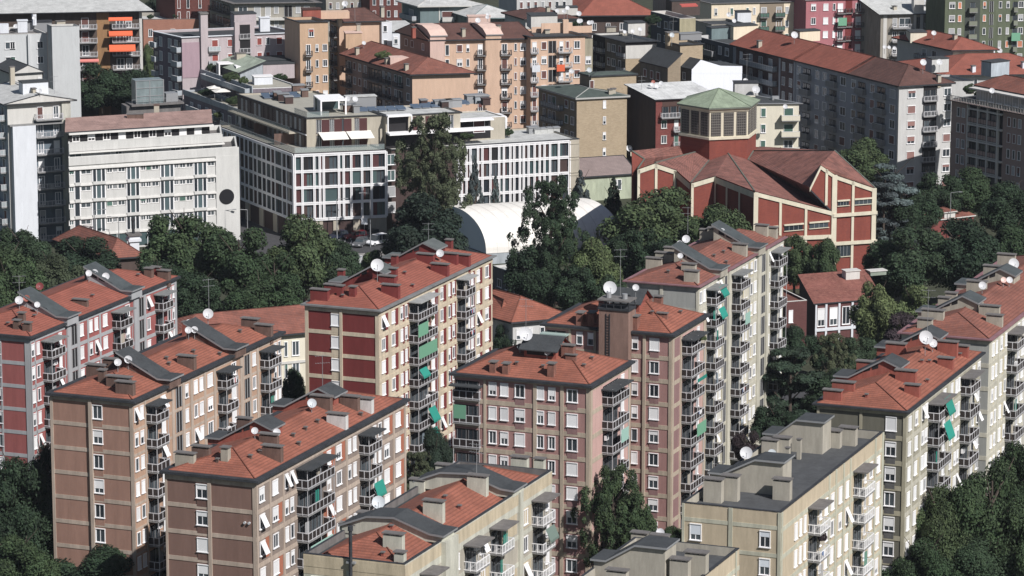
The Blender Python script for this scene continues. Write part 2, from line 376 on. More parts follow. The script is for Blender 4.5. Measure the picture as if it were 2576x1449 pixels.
# ---------- roofs ----------
def hip(B,rise,m=None,oh=.7,ga=0,gb=0,ring=0.,inset=None,axis=None,fascia=RNG,fh=.28,zoff=0.):
    """hipped (or gabled with ga/gb=1) roof over the footprint; ring = flat gutter strip"""
    m=m or TIL; lR,lL=B.lR,B.lL; h=B.h+zoff; ax=axis or ('a' if lR>=lL else 'b')
    b=MB(); q=[B.ab(-oh,-oh),B.ab(lR+oh,-oh),B.ab(lR+oh,lL+oh),B.ab(-oh,lL+oh)]
    for i in range(4):
        a,c=q[i],q[(i+1)%4]; b.poly([(a.x,a.y,h-.001),(c.x,c.y,h-.001),(c.x,c.y,h+fh),(a.x,a.y,h+fh)],fascia)
    b.poly([(p.x,p.y,h) for p in reversed(q)],fascia)
    g=oh-ring; h1=h+fh
    if ring>0:
        q2=[B.ab(-g,-g),B.ab(lR+g,-g),B.ab(lR+g,lL+g),B.ab(-g,lL+g)]
        for i in range(4):
            j=(i+1)%4; b.poly([(q[i].x,q[i].y,h1),(q[j].x,q[j].y,h1),(q2[j].x,q2[j].y,h1),(q2[i].x,q2[i].y,h1)],fascia)
        q=q2
    w2=(lL if ax=='a' else lR)/2+g; ins=w2 if inset is None else inset
    if ax=='a': r1=B.ab(-g+(0 if ga else ins),lL/2); r2=B.ab(lR+g-(0 if gb else ins),lL/2)
    else: r1=B.ab(lR/2,-g+(0 if ga else ins)); r2=B.ab(lR/2,lL+g-(0 if gb else ins))
    r1.z=r2.z=h1+rise; e=[Vector((p.x,p.y,h1+.004)) for p in q]
    if ax=='a':
        b.slope([e[0],e[1],r2,r1],m); b.slope([e[2],e[3],r1,r2],m); b.slope([e[1],e[2],r2],m) if not gb else b.poly([e[1],e[2],r2],B.wL)
        b.slope([e[3],e[0],r1],m) if not ga else b.poly([e[3],e[0],r1],B.wL)
        ed=[(e[0],r1),(e[3],r1),(e[1],r2),(e[2],r2),(r1,r2)]
    else:
        b.slope([e[1],e[2],r2,r1],m); b.slope([e[3],e[0],r1,r2],m)
        b.slope([e[0],e[1],r1],m) if not ga else b.poly([e[0],e[1],r1],B.wR)
        b.slope([e[2],e[3],r2],m) if not gb else b.poly([e[2],e[3],r2],B.wR)
        ed=[(e[0],r1),(e[1],r1),(e[2],r2),(e[3],r2),(r1,r2)]
    for p,c in ed: b.tube(p+Vector((0,0,.02)),c+Vector((0,0,.02)),.1,.1,m if m.name[:4]=='roof' else fascia,4,False)
    B.roof=obj('roof',b,B.root)
    def rz(a,bb):
        db=min(bb+g,lL+g-bb); da=min(a+g,lR+g-a); k=[]
        if ax=='a':
            k.append(db/w2*rise)
            if not ga: k.append((a+g)/max(ins,.1)*rise)
            if not gb: k.append((lR+g-a)/max(ins,.1)*rise)
        else:
            k.append(da/w2*rise)
            if not ga: k.append((bb+g)/max(ins,.1)*rise)
            if not gb: k.append((lL+g-bb)/max(ins,.1)*rise)
        return h1+max(0,min(k))
    B.rz=rz
def flat(B,par=.7,m=None,cm=None,pm=None,t=.25,oh=0.,zoff=0.):
    """flat roof with parapet"""
    m=m or SLD; cm=cm or RNG; h=B.h+zoff; b=MB(); lR,lL=B.lR,B.lL
    q=[B.ab(-oh,-oh),B.ab(lR+oh,-oh),B.ab(lR+oh,lL+oh),B.ab(-oh,lL+oh)]; w=[B.ab(t,t),B.ab(lR-t,t),B.ab(lR-t,lL-t),B.ab(t,lL-t)]
    zi=h-par
    b.poly([(p.x,p.y,zi) for p in w],m)
    for i in range(4):
        j=(i+1)%4
        b.poly([(w[i].x,w[i].y,zi),(w[j].x,w[j].y,zi),(w[j].x,w[j].y,h+.09),(w[i].x,w[i].y,h+.09)],pm or B.wR)
        b.poly([(q[i].x,q[i].y,h+.09),(q[j].x,q[j].y,h+.09),(w[j].x,w[j].y,h+.09),(w[i].x,w[i].y,h+.09)],cm)
        b.poly([(q[i].x,q[i].y,h-.06),(q[j].x,q[j].y,h-.06),(q[j].x,q[j].y,h+.09),(q[i].x,q[i].y,h+.09)],cm)
        if oh: k=[B.ab(0,0),B.ab(lR,0),B.ab(lR,lL),B.ab(0,lL)]; b.poly([(k[i].x,k[i].y,h-.061),(k[j].x,k[j].y,h-.061),(q[j].x,q[j].y,h-.061),(q[i].x,q[i].y,h-.061)],cm)
    B.roof=obj('roof',b,B.root); B.rz=lambda a,bb:zi
def shed(B,rise,m,oh=.5,side='b',fascia=RNG,th=.2):
    """single slope: low along the R face (side b) or the L face (side a)"""
    lR,lL=B.lR,B.lL; h=B.h; b=MB(); q=[B.ab(-oh,-oh),B.ab(lR+oh,-oh),B.ab(lR+oh,lL+oh),B.ab(-oh,lL+oh)]
    up=(0,0,1,1) if side=='b' else (0,1,1,0)
    lo=[Vector((p.x,p.y,h+u*rise)) for p,u in zip(q,up)]; hi=[p+Vector((0,0,th)) for p in lo]
    if side=='b': b.slope(hi,m)
    else: b.slope([hi[3],hi[0],hi[1],hi[2]],m)
    b.poly(list(reversed(lo)),fascia)
    for i in range(4): j=(i+1)%4; b.poly([lo[i],lo[j],hi[j],hi[i]],fascia)
    k=[B.ab(0,0),B.ab(lR,0),B.ab(lR,lL),B.ab(0,lL)]
    for i in range(4):
        j=(i+1)%4; B.wb.poly([(k[i].x,k[i].y,h),(k[j].x,k[j].y,h),(k[j].x,k[j].y,h+up[j]*rise),(k[i].x,k[i].y,h+up[i]*rise)],B.wR if i%2==0 else B.wL)
    B.roof=obj('roof',b,B.root)
    B.rz=lambda a,bb:h+th+rise*((bb if side=='b' else a)/(lL if side=='b' else lR))
def chim(B,px,py,w=1.9,d=.7,h=1.3,m=None,cap=CHC,along='b',flue=True):
    a,b_,z=B.onroof(px,py); p=B.ab(a,b_)
    if not inview(B.O+D(B.aR)*a+D(B.aL)*b_+Vector((0,0,z))): return
    def f():
        q=MB(); q.box(-w/2,w/2,-d/2,d/2,-1.2,h,m); n=max(2,round(w/.5))
        if flue:
            for i in range(n): x=-w/2+w*(i+.5)/n; q.box(x-.07,x+.07,-d/2+.08,d/2-.08,h,h+.16,m)
            q.box(-w/2-.12,w/2+.12,-d/2-.12,d/2+.12,h+.16,h+.28,cap)
        else: q.box(-w/2-.08,w/2+.08,-d/2-.08,d/2+.08,h,h+.12,cap)
        return q.mesh('chimney')
    m=m or B.wR; o=obj('chimney',cached(('ch',w,d,h,m.name,cap.name,flue),f),B.roof or B.root,(p.x,p.y,z),B.dl if along=='b' else 0); return o
def rbox(B,px,py,w,d,h,m,top=None,rot='a',name='roof_box',oh=.15,zb=None,mesh=None):
    """box standing on the roof: near-bottom corner at the picture point"""
    a,b_,z=B.onroof(px,py); p=B.ab(a,b_)
    q=mesh or MB()
    if not mesh:
        q.box(0,w,0,d,-.3,h,m)
        if top: q.box(-oh,w+oh,-oh,d+oh,h,h+.15,top)
    return obj(name,q,B.roof or B.root,(p.x,p.y,z if zb is None else zb),0)
def dish(B,px,py,r=.6,dz=1.4,m=None,az=None,el=28,clr='white'):
    B.dishes.append((px,py,r,dz,m or DSH,az,el,clr))
def m_dish(m):
    def f():
        b=MB(); n=16; R=1.; rings=[]
        for k in range(5):
            rr=R*k/4; rings.append([(rr*math.cos(t*2*math.pi/n),-.28*(rr*rr)+.12,rr*math.sin(t*2*math.pi/n)) for t in range(n)] if k else [(0,.12,0)])
        for t in range(n): b.poly([rings[0][0],rings[1][t],rings[1][(t+1)%n]],m)
        for k in range(1,4):
            for t in range(n): b.poly([rings[k][t],rings[k+1][t],rings[k+1][(t+1)%n],rings[k][(t+1)%n]],m)
        return b.mesh('dish_bowl')
    def g():
        b=MB(); b.tube((0,.1,-.95),(0,-.85,-.25),.03,.03,MTL,5); b.box(-.08,.08,-.98,-.8,-.32,-.16,MTL); return b.mesh('feed_arm')
    return cached(('dish',m.name),f),cached('darm',g)
ORD=['leftmost','second from left','third from left','fourth from left','fifth from left','sixth from left','seventh from left','eighth from left']
CNT=['','','two','three','four','five','six','seven','eight','nine']
def make_dishes():
    for B in BL:
        L=sorted(B.dishes); n=len(L)
        for i,(px,py,r,dz,m,az,el,clr) in enumerate(L):
            a,b_,z=B.onroof(px,py,dz); base=B.O+D(B.aR)*a+D(B.aL)*b_+Vector((0,0,z))
            t=bpy.data.objects.new('satellite_dish',None); COL.objects.link(t); t.location=base; t.empty_display_size=.1
            rot=R_(-(az if az is not None else 172+random.uniform(-12,10))+180)
            t.rotation_euler=(0,0,rot)
            sz='large' if r>.75 else 'small' if r<.5 else 'mid-sized'
            lab='%s %s satellite dish on %s'%(sz,clr,B.nm)
            if n>1: lab+=', '+(ORD[i] if i<n-1 else 'rightmost')+' of '+CNT[n]
            tag(t,lab,'satellite dish','satellite dishes on the roofs')
            mb,ar=m_dish(m); o=obj('dish_bowl',mb,t,(0,-.12,dz)); o.scale=(r*.92,)*3; o.rotation_euler=(-R_(el),0,0); q=obj('feed_arm',ar,o)
            q=MB(); q.tube((0,0,-.3),(0,0,dz),.045,.045,MTL,6); obj('mast',q,t)
NA=[]
def antenna(B,px,py,h=4.,where='',arms=2):
    a,b_,z=B.onroof(px,py); base=B.O+D(B.aR)*a+D(B.aL)*b_+Vector((0,0,z))
    q=MB(); q.tube((0,0,-.2),(0,0,h),.04,.03,MTL,5); t=bpy.data.objects.new('tv_antenna',None); COL.objects.link(t); t.location=base; t.rotation_euler=(0,0,random.uniform(-.6,.6))
    tag(t,'thin tv antenna mast with crossbars on %s%s'%(B.nm,where),'antenna','tv antennas on the roofs'); obj('mast',q,t)
    for k in range(arms):
        q=MB(); z=h-.15-k*.9; q.tube((-.9,0,z),(.9,0,z),.02,.02,MTL,4)
        for j in range(6): x=-.85+.34*j; q.tube((x,-.3,z),(x,.3,z),.014,.014,MTL,4)
        obj('aerial',q,t)
def stairhouse(B,a0,a1,prof,wm,sm=SLD,th=.22,ov=.3,side_win=True,base=None):
    """house over a stair cutting across the roof: profile [(b,z above eave)...] swept from a0 to a1"""
    b=MB(); z0=B.h+ (base if base is not None else .3)
    # walls
    for a in (a0,a1):
        pts=[B.ab(a,p[0],B.h+p[1]) for p in prof]; lo=[B.ab(a,prof[-1][0],z0-.5),B.ab(a,prof[0][0],z0-.5)]
        b.poly(pts+lo,wm)
    for (bb,zz) in (prof[0],prof[-1]):
        b.poly([B.ab(a0,bb,z0-.5),B.ab(a1,bb,z0-.5),B.ab(a1,bb,B.h+zz),B.ab(a0,bb,B.h+zz)],wm)
    o=obj('stair_house',b,B.root)
    s=MB(); n=len(prof); e=[]
    for i,(bb,zz) in enumerate(prof): e.append((bb+(-ov if i==0 and prof[0][0]<prof[-1][0] else ov if i==0 else (ov if i==n-1 and prof[0][0]<prof[-1][0] else (-ov if i==n-1 else 0))),zz))
    def ext(i,j): (b0,z0_),(b1,z1_)=prof[i],prof[j]; t=ov/max(.3,abs(b1-b0)); return (b0-(b1-b0)*t,z0_-(z1_-z0_)*t)
    e[0]=ext(0,1); e[-1]=ext(n-1,n-2)
    for i in range(n-1):
        p=[B.ab(a0-ov,e[i][0],B.h+e[i][1]),B.ab(a1+ov,e[i][0],B.h+e[i][1]),B.ab(a1+ov,e[i+1][0],B.h+e[i+1][1]),B.ab(a0-ov,e[i+1][0],B.h+e[i+1][1])]
        q=[x+Vector((0,0,th)) for x in p]
        s.poly(q,sm); s.poly(list(reversed(p)),wm); s.poly([p[0],p[3],q[3],q[0]],MTL); s.poly([p[1],p[2],q[2],q[1]],MTL)
        if i==0: s.poly([p[0],p[1],q[1],q[0]],MTL)
        if i==n-2: s.poly([p[2],p[3],q[3],q[2]],MTL)
    obj('roof_slab',s,o)
    if side_win:
        m=MB(); k=max(range(n),key=lambda i:prof[i][1]); p0=prof[0] if k>0 else prof[-1]; pk=prof[k]
        for j in range(3):
            t0=.42+j*.17; t1=t0+.13
            def pt(t,dz): bb=p0[0]+(pk[0]-p0[0])*t; zz=p0[1]+(pk[1]-p0[1])*t; return B.ab(a0-.03,bb,B.h+zz-dz)
            m.poly([pt(t0,.15),pt(t1,.15),pt(t1,.15+.6*min(1,.3+t1*.8)),pt(t0,.15+.6*min(1,.3+t0*.8))],DK)
        obj('vent_window',m,o)
# ================= near apartment blocks =================
NR,NL=22.6,-69.0
def near_blk(label,nm,near,xr,xl,wR,wL,group='tall tile-roofed apartment blocks in the foreground'):
    return Bld('apartment_block',label,nm,near,0,NR,xr,NL,xl,wR,wL,'apartment block',z=30.,group=group)
PR_A=[(12.6,.9),(10.9,.9),(6.4,3.5),(4.4,2.7)]; PR_B=[(-.6,.95),(1.0,.95),(6.5,3.75)]
def sh(B,px,py,dz,da,prof,wm,sm=SLD,**k):
    a,b=B.toab(W(px,py,B.h+dz)); stairhouse(B,a,a+da,prof,wm,sm,**k)
def canopy(B,f,x0,x1,z,d=1.9,m=SLD):
    a,b=sorted((f.s_(x0,B.h-2),f.s_(x1,B.h-2)))
    q=MB(); q.box(a-.3,b+.3,-d,0,0,.16,m); obj('canopy',q,B.root,f.loc(0,z),f.rz)
def vents(B,L,m):
    for px,py in L: chim(B,px,py,.3,.3,.35,m,CHC,flue=False)
cream=mat('cream_render',(.60,.51,.36),.9,'plaster'); creamF=cream
dred=mat('dark_red_render',(.185,.030,.028),.9,'plaster',k=.08)
dredc=mat('dark_red_chimney',(.20,.035,.030),.9,'plaster',k=.12)
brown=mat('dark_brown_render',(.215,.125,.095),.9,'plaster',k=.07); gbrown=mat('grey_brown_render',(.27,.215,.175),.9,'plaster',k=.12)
terra=mat('terracotta_render',(.40,.135,.070),.9,'plaster',k=.1); tbeige=mat('beige_pilaster',(.47,.38,.295),.9,'plaster')
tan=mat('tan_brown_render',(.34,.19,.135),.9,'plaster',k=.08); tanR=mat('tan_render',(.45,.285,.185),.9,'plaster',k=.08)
greyb=mat('blue_grey_render',(.36,.37,.37),.9,'plaster',k=.07); rosy=mat('rosy_red_render',(.33,.095,.085),.9,'plaster',k=.08)
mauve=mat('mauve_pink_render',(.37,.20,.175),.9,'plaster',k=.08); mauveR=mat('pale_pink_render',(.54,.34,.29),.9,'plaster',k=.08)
sandp=mat('sand_pilaster',(.47,.39,.285),.9,'plaster'); mauveD=mat('mauve_brown_render',(.27,.155,.145),.9,'plaster',k=.08)
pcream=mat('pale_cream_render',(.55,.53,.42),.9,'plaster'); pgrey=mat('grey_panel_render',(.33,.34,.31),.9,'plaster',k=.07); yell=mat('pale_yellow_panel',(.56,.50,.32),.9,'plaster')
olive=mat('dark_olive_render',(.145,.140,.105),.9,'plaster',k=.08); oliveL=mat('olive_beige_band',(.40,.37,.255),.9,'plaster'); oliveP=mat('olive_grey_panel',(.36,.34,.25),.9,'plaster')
yelw=mat('ochre_yellow_render',(.51,.425,.285),.9,'plaster',k=.09); lich=mat('pale_green_beige_band',(.50,.50,.38),.9,'plaster'); conc=mat('beige_concrete',(.42,.39,.31),.9,'plaster',k=.12)
brnc=mat('brown_chimney',(.17,.105,.08),.9,'plaster',k=.2); whc=mat('white_chimney',(.62,.61,.57),.9,'plaster'); redc=mat('red_chimney',(.33,.09,.06),.9,'plaster',k=.15); grc=mat('grey_beige_chimney',(.40,.37,.29),.9,'plaster')
brick=mat('brick_chimney',(.30,.13,.09),.9,'plaster',k=.25); scr=mat('screen_glass_green',(.30,.40,.36),.5,k=.1)
PT_=3.18
# --- dark brown block, bottom left of centre
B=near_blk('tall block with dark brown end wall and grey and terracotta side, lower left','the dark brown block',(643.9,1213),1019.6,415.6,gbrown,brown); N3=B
bd=(tbeige,.5,.06)
facade(B,B.L,[('p',415.6,421,(tbeige,.1)),('w',496,521),('u',495,522,mat('brown_under_panel',(.16,.09,.07),.9,'plaster')),('p',523,531.6,(tbeige,.16)),('p',635.8,643.9,(tbeige,.1))],.95,PT_,9,1.6,(SHW,),(.05,.35,.6),bd)
tc=(gbrown,terra,gbrown,None,terra)
facade(B,B.R,[('p',644,647,(tbeige,.1)),('w',652.3,663),('c',666,675,tc),('p',677,680.6,(tbeige,.1)),('w',685.6,697),('c',698.5,709,tc),('p',710.6,714,(tbeige,.1)),('w',716,723),('w',729.5,736.5),('B',745.6,812,dict(d=1.5)),
 ('c',813,842,(terra,gbrown,terra)),('w',822,830),('w',846,857),('c',858.5,868,(terra,gbrown,None)),('p',869.6,873,(tbeige,.1)),('w',875,881),('w',888,894),('B',903,934,dict(d=1.4)),('w',938,944),('w',951.5,957.5),('w',966,977),('c',978,987,(terra,gbrown)),('p',988,991,(tbeige,.1)),('w',995,1005.5),('c',1007,1015,terra),('p',1016,1019.6,(tbeige,.1))],1.0,PT_,9,1.6,(SHW,),(.5,.25,.25),bd,tilt=.1,post=1)
hip(B,1.8,TIL,.5,ring=.8,fh=.3)
canopy(B,B.R,746,812,28.9,2.0); canopy(B,B.R,903,934,28.9,1.9)
for r in ((662,1083),(812,1000)): sh(B,*r,2.5,3.0,PR_A,redc)
for c in ((467,1166,2.4,.7,1.1,grc),(507,1149,2.2,.7,1.1,brnc),(568,1156,.9,.8,1.3,grc),(677,1118,2.3,.7,1.1,brnc),(686,1152,2.4,.8,1.3,brnc),(849,1070,2.5,.8,1.3,whc),(915,1030,2.4,.8,1.3,whc),(880,1023,2.4,.8,1.2,brnc),(809,1023,2.6,.8,1.2,brnc),(615,1075,1.8,.7,1.,brnc)): chim(B,*c)
vents(B,((547,1162),(630,1153),(655,1141),(738,1099),(769,1082),(799,1064),(752,1120),(908,1046)),brnc)
dish(B,641,1083,.45,1.0); dish(B,696,1087,.5,1.0); dish(B,784,1014,.62,1.2,mat('dish_grey',(.42,.46,.47),.5),clr='grey'); antenna(B,812,1000,5.4)
awning(B,B.R,B.R.s_(925,28),B.h-.95-2*PT_,2.6,AWG,1.5,.5)
for i,s0,L in ((3,779,6.0),(4,779,6.0)): screen(B,B.R,B.R.s_(s0,28),B.h-.85-i*PT_,L,AWP,1.7 if i==3 else 1.5,1.52)
q=MB(); q.tube((0,0,0),(0,-.25,0),.14,.16,DSH,10); q.tube((.55,0,0),(.55,-.25,0),.14,.16,DSH,10); obj('wall_fan',q,B.root,B.L.loc(B.L.s_(617,25),B.h-.95-PT_-.75,0),B.L.rz)
B.done()
# --- tan block, left
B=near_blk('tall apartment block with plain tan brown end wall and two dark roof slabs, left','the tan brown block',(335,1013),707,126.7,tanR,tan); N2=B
facade(B,B.L,[('p',126.7,133.5,(tbeige,.1)),('p',224.5,232.5,(tbeige,.3)),('w',235,256),('u',234,257,tan),('p',326.5,335,(tbeige,.1))],.8,PT_,9,1.7,(SHW,SHG),(.15,.35,.5),bd)
facade(B,B.R,[('w',338.5,345),('w',352.5,359),('p',363,366,(tbeige,.1)),('B',366.7,398,dict(d=1.5)),('w',405,414),('p',431,437,(tbeige,.12)),('S',441.8,456),('p',457.5,463,(tbeige,.12)),('w',465.5,472),('p',478,484,(tbeige,.1)),('w',488,495),('w',502,509),('p',512,517,(tbeige,.1)),('w',522,533),('p',537,542,(tbeige,.1)),('B',546,575,dict(d=1.4)),('w',582,592),('p',603,611,(tbeige,.12)),('S',614.5,626.5),('p',627,631,(tbeige,.1)),('w',635,641.5),('p',645,650,(tbeige,.1)),('B',654,684,dict(d=1.4)),('w',689,694),('w',699,704)],.9,PT_,9,1.6,(SHW,),(.5,.3,.2),(tbeige,.35,.03),tilt=.1,post=1)
hip(B,1.8,TIL,.5,ring=.8,fh=.3)
canopy(B,B.R,367,398,28.9); canopy(B,B.R,546,575,28.9); canopy(B,B.R,654,684,28.9)
for r in ((411,958),(585,882)): sh(B,*r,.85,3.0,PR_B,brnc)
for c in ((470,921,2.4,.8,1.2,brnc),(316,987,2.4,.8,1.2,brnc),(258,957,.9,.8,1.2,brnc),(300,970,3.2,.8,1.0,brnc),(243,942,2.6,.8,1.1,brnc),(281,927,2.2,.8,1.1,brnc),(664,840,2.4,.8,1.1,brnc),(630,824,2.4,.8,1.1,brnc),(478,838,2.0,.7,1.3,redc)): chim(B,*c)
vents(B,((419,905),(487,888),(553,894),(425,919),(604,837)),brnc)
for d in ((296,911,.52),(307,900,.5),(322,904,.55),(475,812,.55),(474,830,.5),(489,829,.5),(523,789,.78,1.5)): dish(B,d[0],d[1],d[2],d[3] if len(d)>3 else 1.3)
antenna(B,526,800,5.5)
B.done()
# --- dark red and cream block
B=near_blk('tall dark red apartment block with cream bands and pilasters, left of centre','the dark red and cream block',(953.5,783),1238.6,767.5,cream,dred); N4=B
facade(B,B.L,[('p',767.5,775.8,(cream,.1)),('C',833,854.5,cream),('w',834.5,853),('u',834,854,cream),('p',854.9,861.4,(cream,.2)),('p',944.4,953.5,(cream,.1))],.95,PT_,9,1.6,(SHW,),(.75,.2,.05),(cream,.55,.06))
facade(B,B.R,[('w',960,967.5),('c',969,976,dred),('p',977,979.5,(cream,.1)),('w',985.2,992),('c',994,1001.8,dred),('p',1003,1005.5,(cream,.1)),('w',1007,1012),('c',1013,1017.5,dred),('w',1018.5,1023),('c',1024,1027.5,dred),('B',1028.5,1076,dict(d=1.5)),('c',1080,1083,dred),('w',1085,1091.5),('c',1094,1102,dred),('p',1103,1105.5,(cream,.1)),('w',1107.5,1113),('c',1115,1122.5,dred),('p',1123.8,1126,(cream,.1)),('w',1127,1131),('c',1132,1136.5,dred),('w',1137.8,1142),('c',1143,1147,dred),('B',1148.4,1172,dict(d=1.5)),('w',1176,1180),('c',1181,1183.5,dred),('w',1184.5,1189),('c',1190,1194,dred),('w',1199,1205),('c',1206.5,1213,dred),('p',1214,1216.5,(cream,.1)),('w',1220,1227.5),('c',1229.5,1235,dred)],1.0,PT_,9,1.6,(SHW,),(.5,.25,.25),(cream,.5,.06),tilt=.11,post=1)
hip(B,1.8,TIR,.5,ring=.6,fh=.22,fascia=mat('light_gutter',(.20,.205,.20),.7,'rough'))
wcan=mat('pale_canopy_slab',(.36,.37,.35),.8,'plaster'); canopy(B,B.R,1029,1076,29.2,2.0,wcan); canopy(B,B.R,1149,1172,29.2,1.9,wcan)
for r in ((968,692),(1098,632)): sh(B,*r,2.5,3.2,PR_A,dredc,mat('grey_green_slab',(.105,.12,.115),.8,'rough'))
for c in ((805,752,2.6,.8,1.2,dredc),(836,738,2.2,.8,1.1,dredc),(857,741,.9,.8,1.1,dredc),(888,743,.9,.8,1.1,dredc),(983,742,2.6,.8,1.3,dredc),(975,716,2.4,.8,1.1,dredc),(991,704,.9,.8,1.5,dredc),(1071,660,2.6,.8,1.1,dredc),(1107,687,2.6,.8,1.2,dredc),(1132,658,2.4,.8,1.1,dredc),(1161,663,2.6,.8,1.2,dredc),(1130,622,1.,.8,1.,dredc),(859,702,.9,.8,1.2,dredc),(993,665,.9,.8,1.2,dredc)): chim(B,*c)
vents(B,((1038,722),(1018,690),(862,748)),dredc)
dish(B,949,667,1.0,2.4); dish(B,1107,637,.62,1.2); antenna(B,1078,613,3.2)
L=B.R
for i,pxs,k in ((1,1040,'s'),(2,1052,'S'),(3,1040,'a'),(5,1062,'A'),(6,1066,'A')):
    x=L.s_(pxs,28)
    if k in 'sS': screen(B,L,x,B.h-.95-(i)*PT_+.2,(3.4 if k=='s' else 6.4),mat('green_screen',(.14,.36,.22),.8),1.8,1.53)
    else: awning(B,L,x,B.h-.9-i*PT_,2.4,AWG,1.0 if k=='a' else 1.7,.7 if k=='a' else .9)
B.done()
# --- rosy red and grey block, far left
B=near_blk('apartment block with rosy red panels and blue-grey bands at the left edge of the photo','the rosy red block',(76,851),443,(12.3,),rosy,rosy); N1=B
g=greyb; bb=(g,.5,.05)
facade(B,B.L,[('p',0,4,(g,.1)),('w',-7,1.5),('p',63,76,(g,.1))],.9,PT_,9,1.6,(SHW,),(.4,.3,.3),bb)
facade(B,B.R,[('p',76.2,78,(g,.1)),('w',79,84.5),('w',92,98),('p',86,89,(g,.05)),('B',106,140,dict(d=1.5)),('w',147,153.5),('p',167,176,(g,.2)),('S',179,193),('p',194,199.5,(g,.1)),('w',201,208),('p',219,222.5,(g,.08)),('w',224.5,230.5),('w',238,244.5),('p',249,253,(g,.08)),('w',259,268),('B',281.7,311,dict(d=1.4)),('w',315,324.5),('p',335,346,(g,.2)),('S',349,360.5),('p',361.5,366,(g,.1)),('w',369,375.5),('B',388.5,414,dict(d=1.4)),('w',421,427),('w',432,436.5),('p',438,443,(g,.1))],.95,PT_,9,1.6,(SHW,),(.4,.3,.3),bb,tilt=.08,post=1)
hip(B,1.8,TIR,.5,ring=.35,fh=.3)
for a in ((106,140),(281.7,311),(388.5,414)): canopy(B,B.R,*a,28.9,1.9,mat('grey_canopy',(.22,.23,.22),.8,'plaster'))
for r in ((149,800),(322,735)): sh(B,*r,.85,3.0,PR_B,greyb,mat('slate_grey_slab',(.065,.078,.08),.8,'rough'))
for c in ((55,808,.9,.7,1.,brnc),(43,825,.9,.7,.9,brnc),(69,831,1.1,.7,.9,brnc),(203,765,2.2,.6,.5,brnc),(375,695,1.2,.8,1.,brnc),(413,700,1.8,.8,1.,brnc),(230,700,1.8,.7,1.,brnc),(392,690,1.4,.7,.9,dredc)): chim(B,*c)
vents(B,((87,799),(233,748),(348,696),(20,818)),redc)
for d in ((48,755,.62),(93,766,.45),(223,687,.5),(238,685,.5),(266,695,.58)): dish(B,*d,1.3)
dish(B,67,750,.5,1.3,mat('dish_rust',(.33,.10,.07),.6),clr='rusty red'); dish(B,100,720,.6,1.2,mat('dish_dark_red',(.16,.03,.03),.6),clr='dark red')
antenna(B,49,745,3.)
B.done()
# --- the two square towers
def tower(label,nm,near,xr,xl,cols,rcols,bal,rb,**k):
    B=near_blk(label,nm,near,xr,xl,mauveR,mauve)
    facade(B,B.L,cols,.55,PT_,9,1.6,(SHW,),(.45,.3,.25),(sandp,.6,.06),post=1,bal=('panel',RAI,PAN,BAL))
    facade(B,B.R,rcols,.9,PT_,9,1.6,(SHW,),(.4,.3,.3),(sandp,.6,.05),post=1,bal=bal)
    return B
def gable_house(B,px,py,dz,w,d,h,wm,rm,rise=1.3,back=0.):
    a,b,zz=B.onroof(px,py); m=MB(); P0=[B.ab(a+x,b-y) for x,y in ((0,0),(0,w),(d,w),(d,0))]; z0=zz-1.5; z1=zz+h
    for i in range(4): j=(i+1)%4; m.poly([(P0[i].x,P0[i].y,z0),(P0[j].x,P0[j].y,z0),(P0[j].x,P0[j].y,z1),(P0[i].x,P0[i].y,z1)],wm)
    o=obj('stair_house',m,B.root); e=.45
    q=[B.ab(a-e*1.6,b+e,z1-.1),B.ab(a-e*1.6,b-w-e,z1-.1),B.ab(a+d+e,b-w-e,z1-.1),B.ab(a+d+e,b+e,z1-.1)]; r1=B.ab(a+d/2,b+e,z1+rise); r2=B.ab(a+d/2,b-w-e,z1+rise)
    s=MB(); up=Vector((0,0,.14))
    for f in ([q[0],q[1],r2,r1],[q[2],q[3],r1,r2]): s.poly([p+up for p in f],rm); s.poly(list(reversed(f)),wm); 
    for (x,y) in ((q[0],q[1]),(q[1],r2),(r2,q[2]),(q[2],q[3]),(q[3],r1),(r1,q[0])): s.poly([x,y,y+up,x+up],rm)
    obj('roof_slab',s,o)
    g=MB(); k0=B.ab(0,0); g.poly([B.ab(a,b,z1-.1),B.ab(a+d,b,z1-.1),B.ab(a+d/2,b,z1+rise)],wm); g.poly([B.ab(a,b-w,z1-.1),B.ab(a+d,b-w,z1-.1),B.ab(a+d/2,b-w,z1+rise)],wm)
    g.poly([B.ab(a-.02,b-.4,z1-.75),B.ab(a-.02,b-w+.4,z1-.75),B.ab(a-.02,b-w+.4,z1-.2),B.ab(a-.02,b-.4,z1-.2)],DK); obj('gable_wall',g,o)
B=tower('mauve pink tower with square red tile roof, front one of two, bottom centre','the front pink tower',(1484.7,974),1585,1143,
 [('B',1143,1209,dict(d=.5)),('p',1217,1223,(sandp,.12)),('w',1231,1248),('w',1260.7,1277),('w',1297,1319),('p',1342,1351,(sandp,.14)),('w',1352.5,1367),('w',1381,1396),('p',1410,1418.5,(sandp,.14)),('w',1428,1452),('u',1427,1453,mauveD),('u',1296,1320,mauveD),('p',1475,1484.7,(sandp,.1))],
 [('p',1484.8,1489,(sandp,.1)),('B',1514.7,1556,dict(d=1.5)),('w',1562,1568),('p',1580,1585,(sandp,.1))],('panel',RAI,PAN,BAL),0); N6=B
hip(B,2.7,TIL,.55,ring=.75,fh=.3,inset=6.)
canopy(B,B.R,1514,1556,28.7,2.0); canopy(B,B.L,1143,1209,28.8,1.3)
gable_house(B,1318,897,.9,4.4,3.8,1.1,redc,SLD,1.4)
for c in ((1388,944,.9,.9,1.4,brick),(1430,896,1.7,.8,1.3,brick),(1242,932,.8,1.,1.,brick),(1274,936,.8,1.,1.,brick),(1437,903,1.4,.5,.4,brick)): chim(B,*c)
vents(B,((1300,918),(1366,926),(1489,905),(1469,924)),brick)
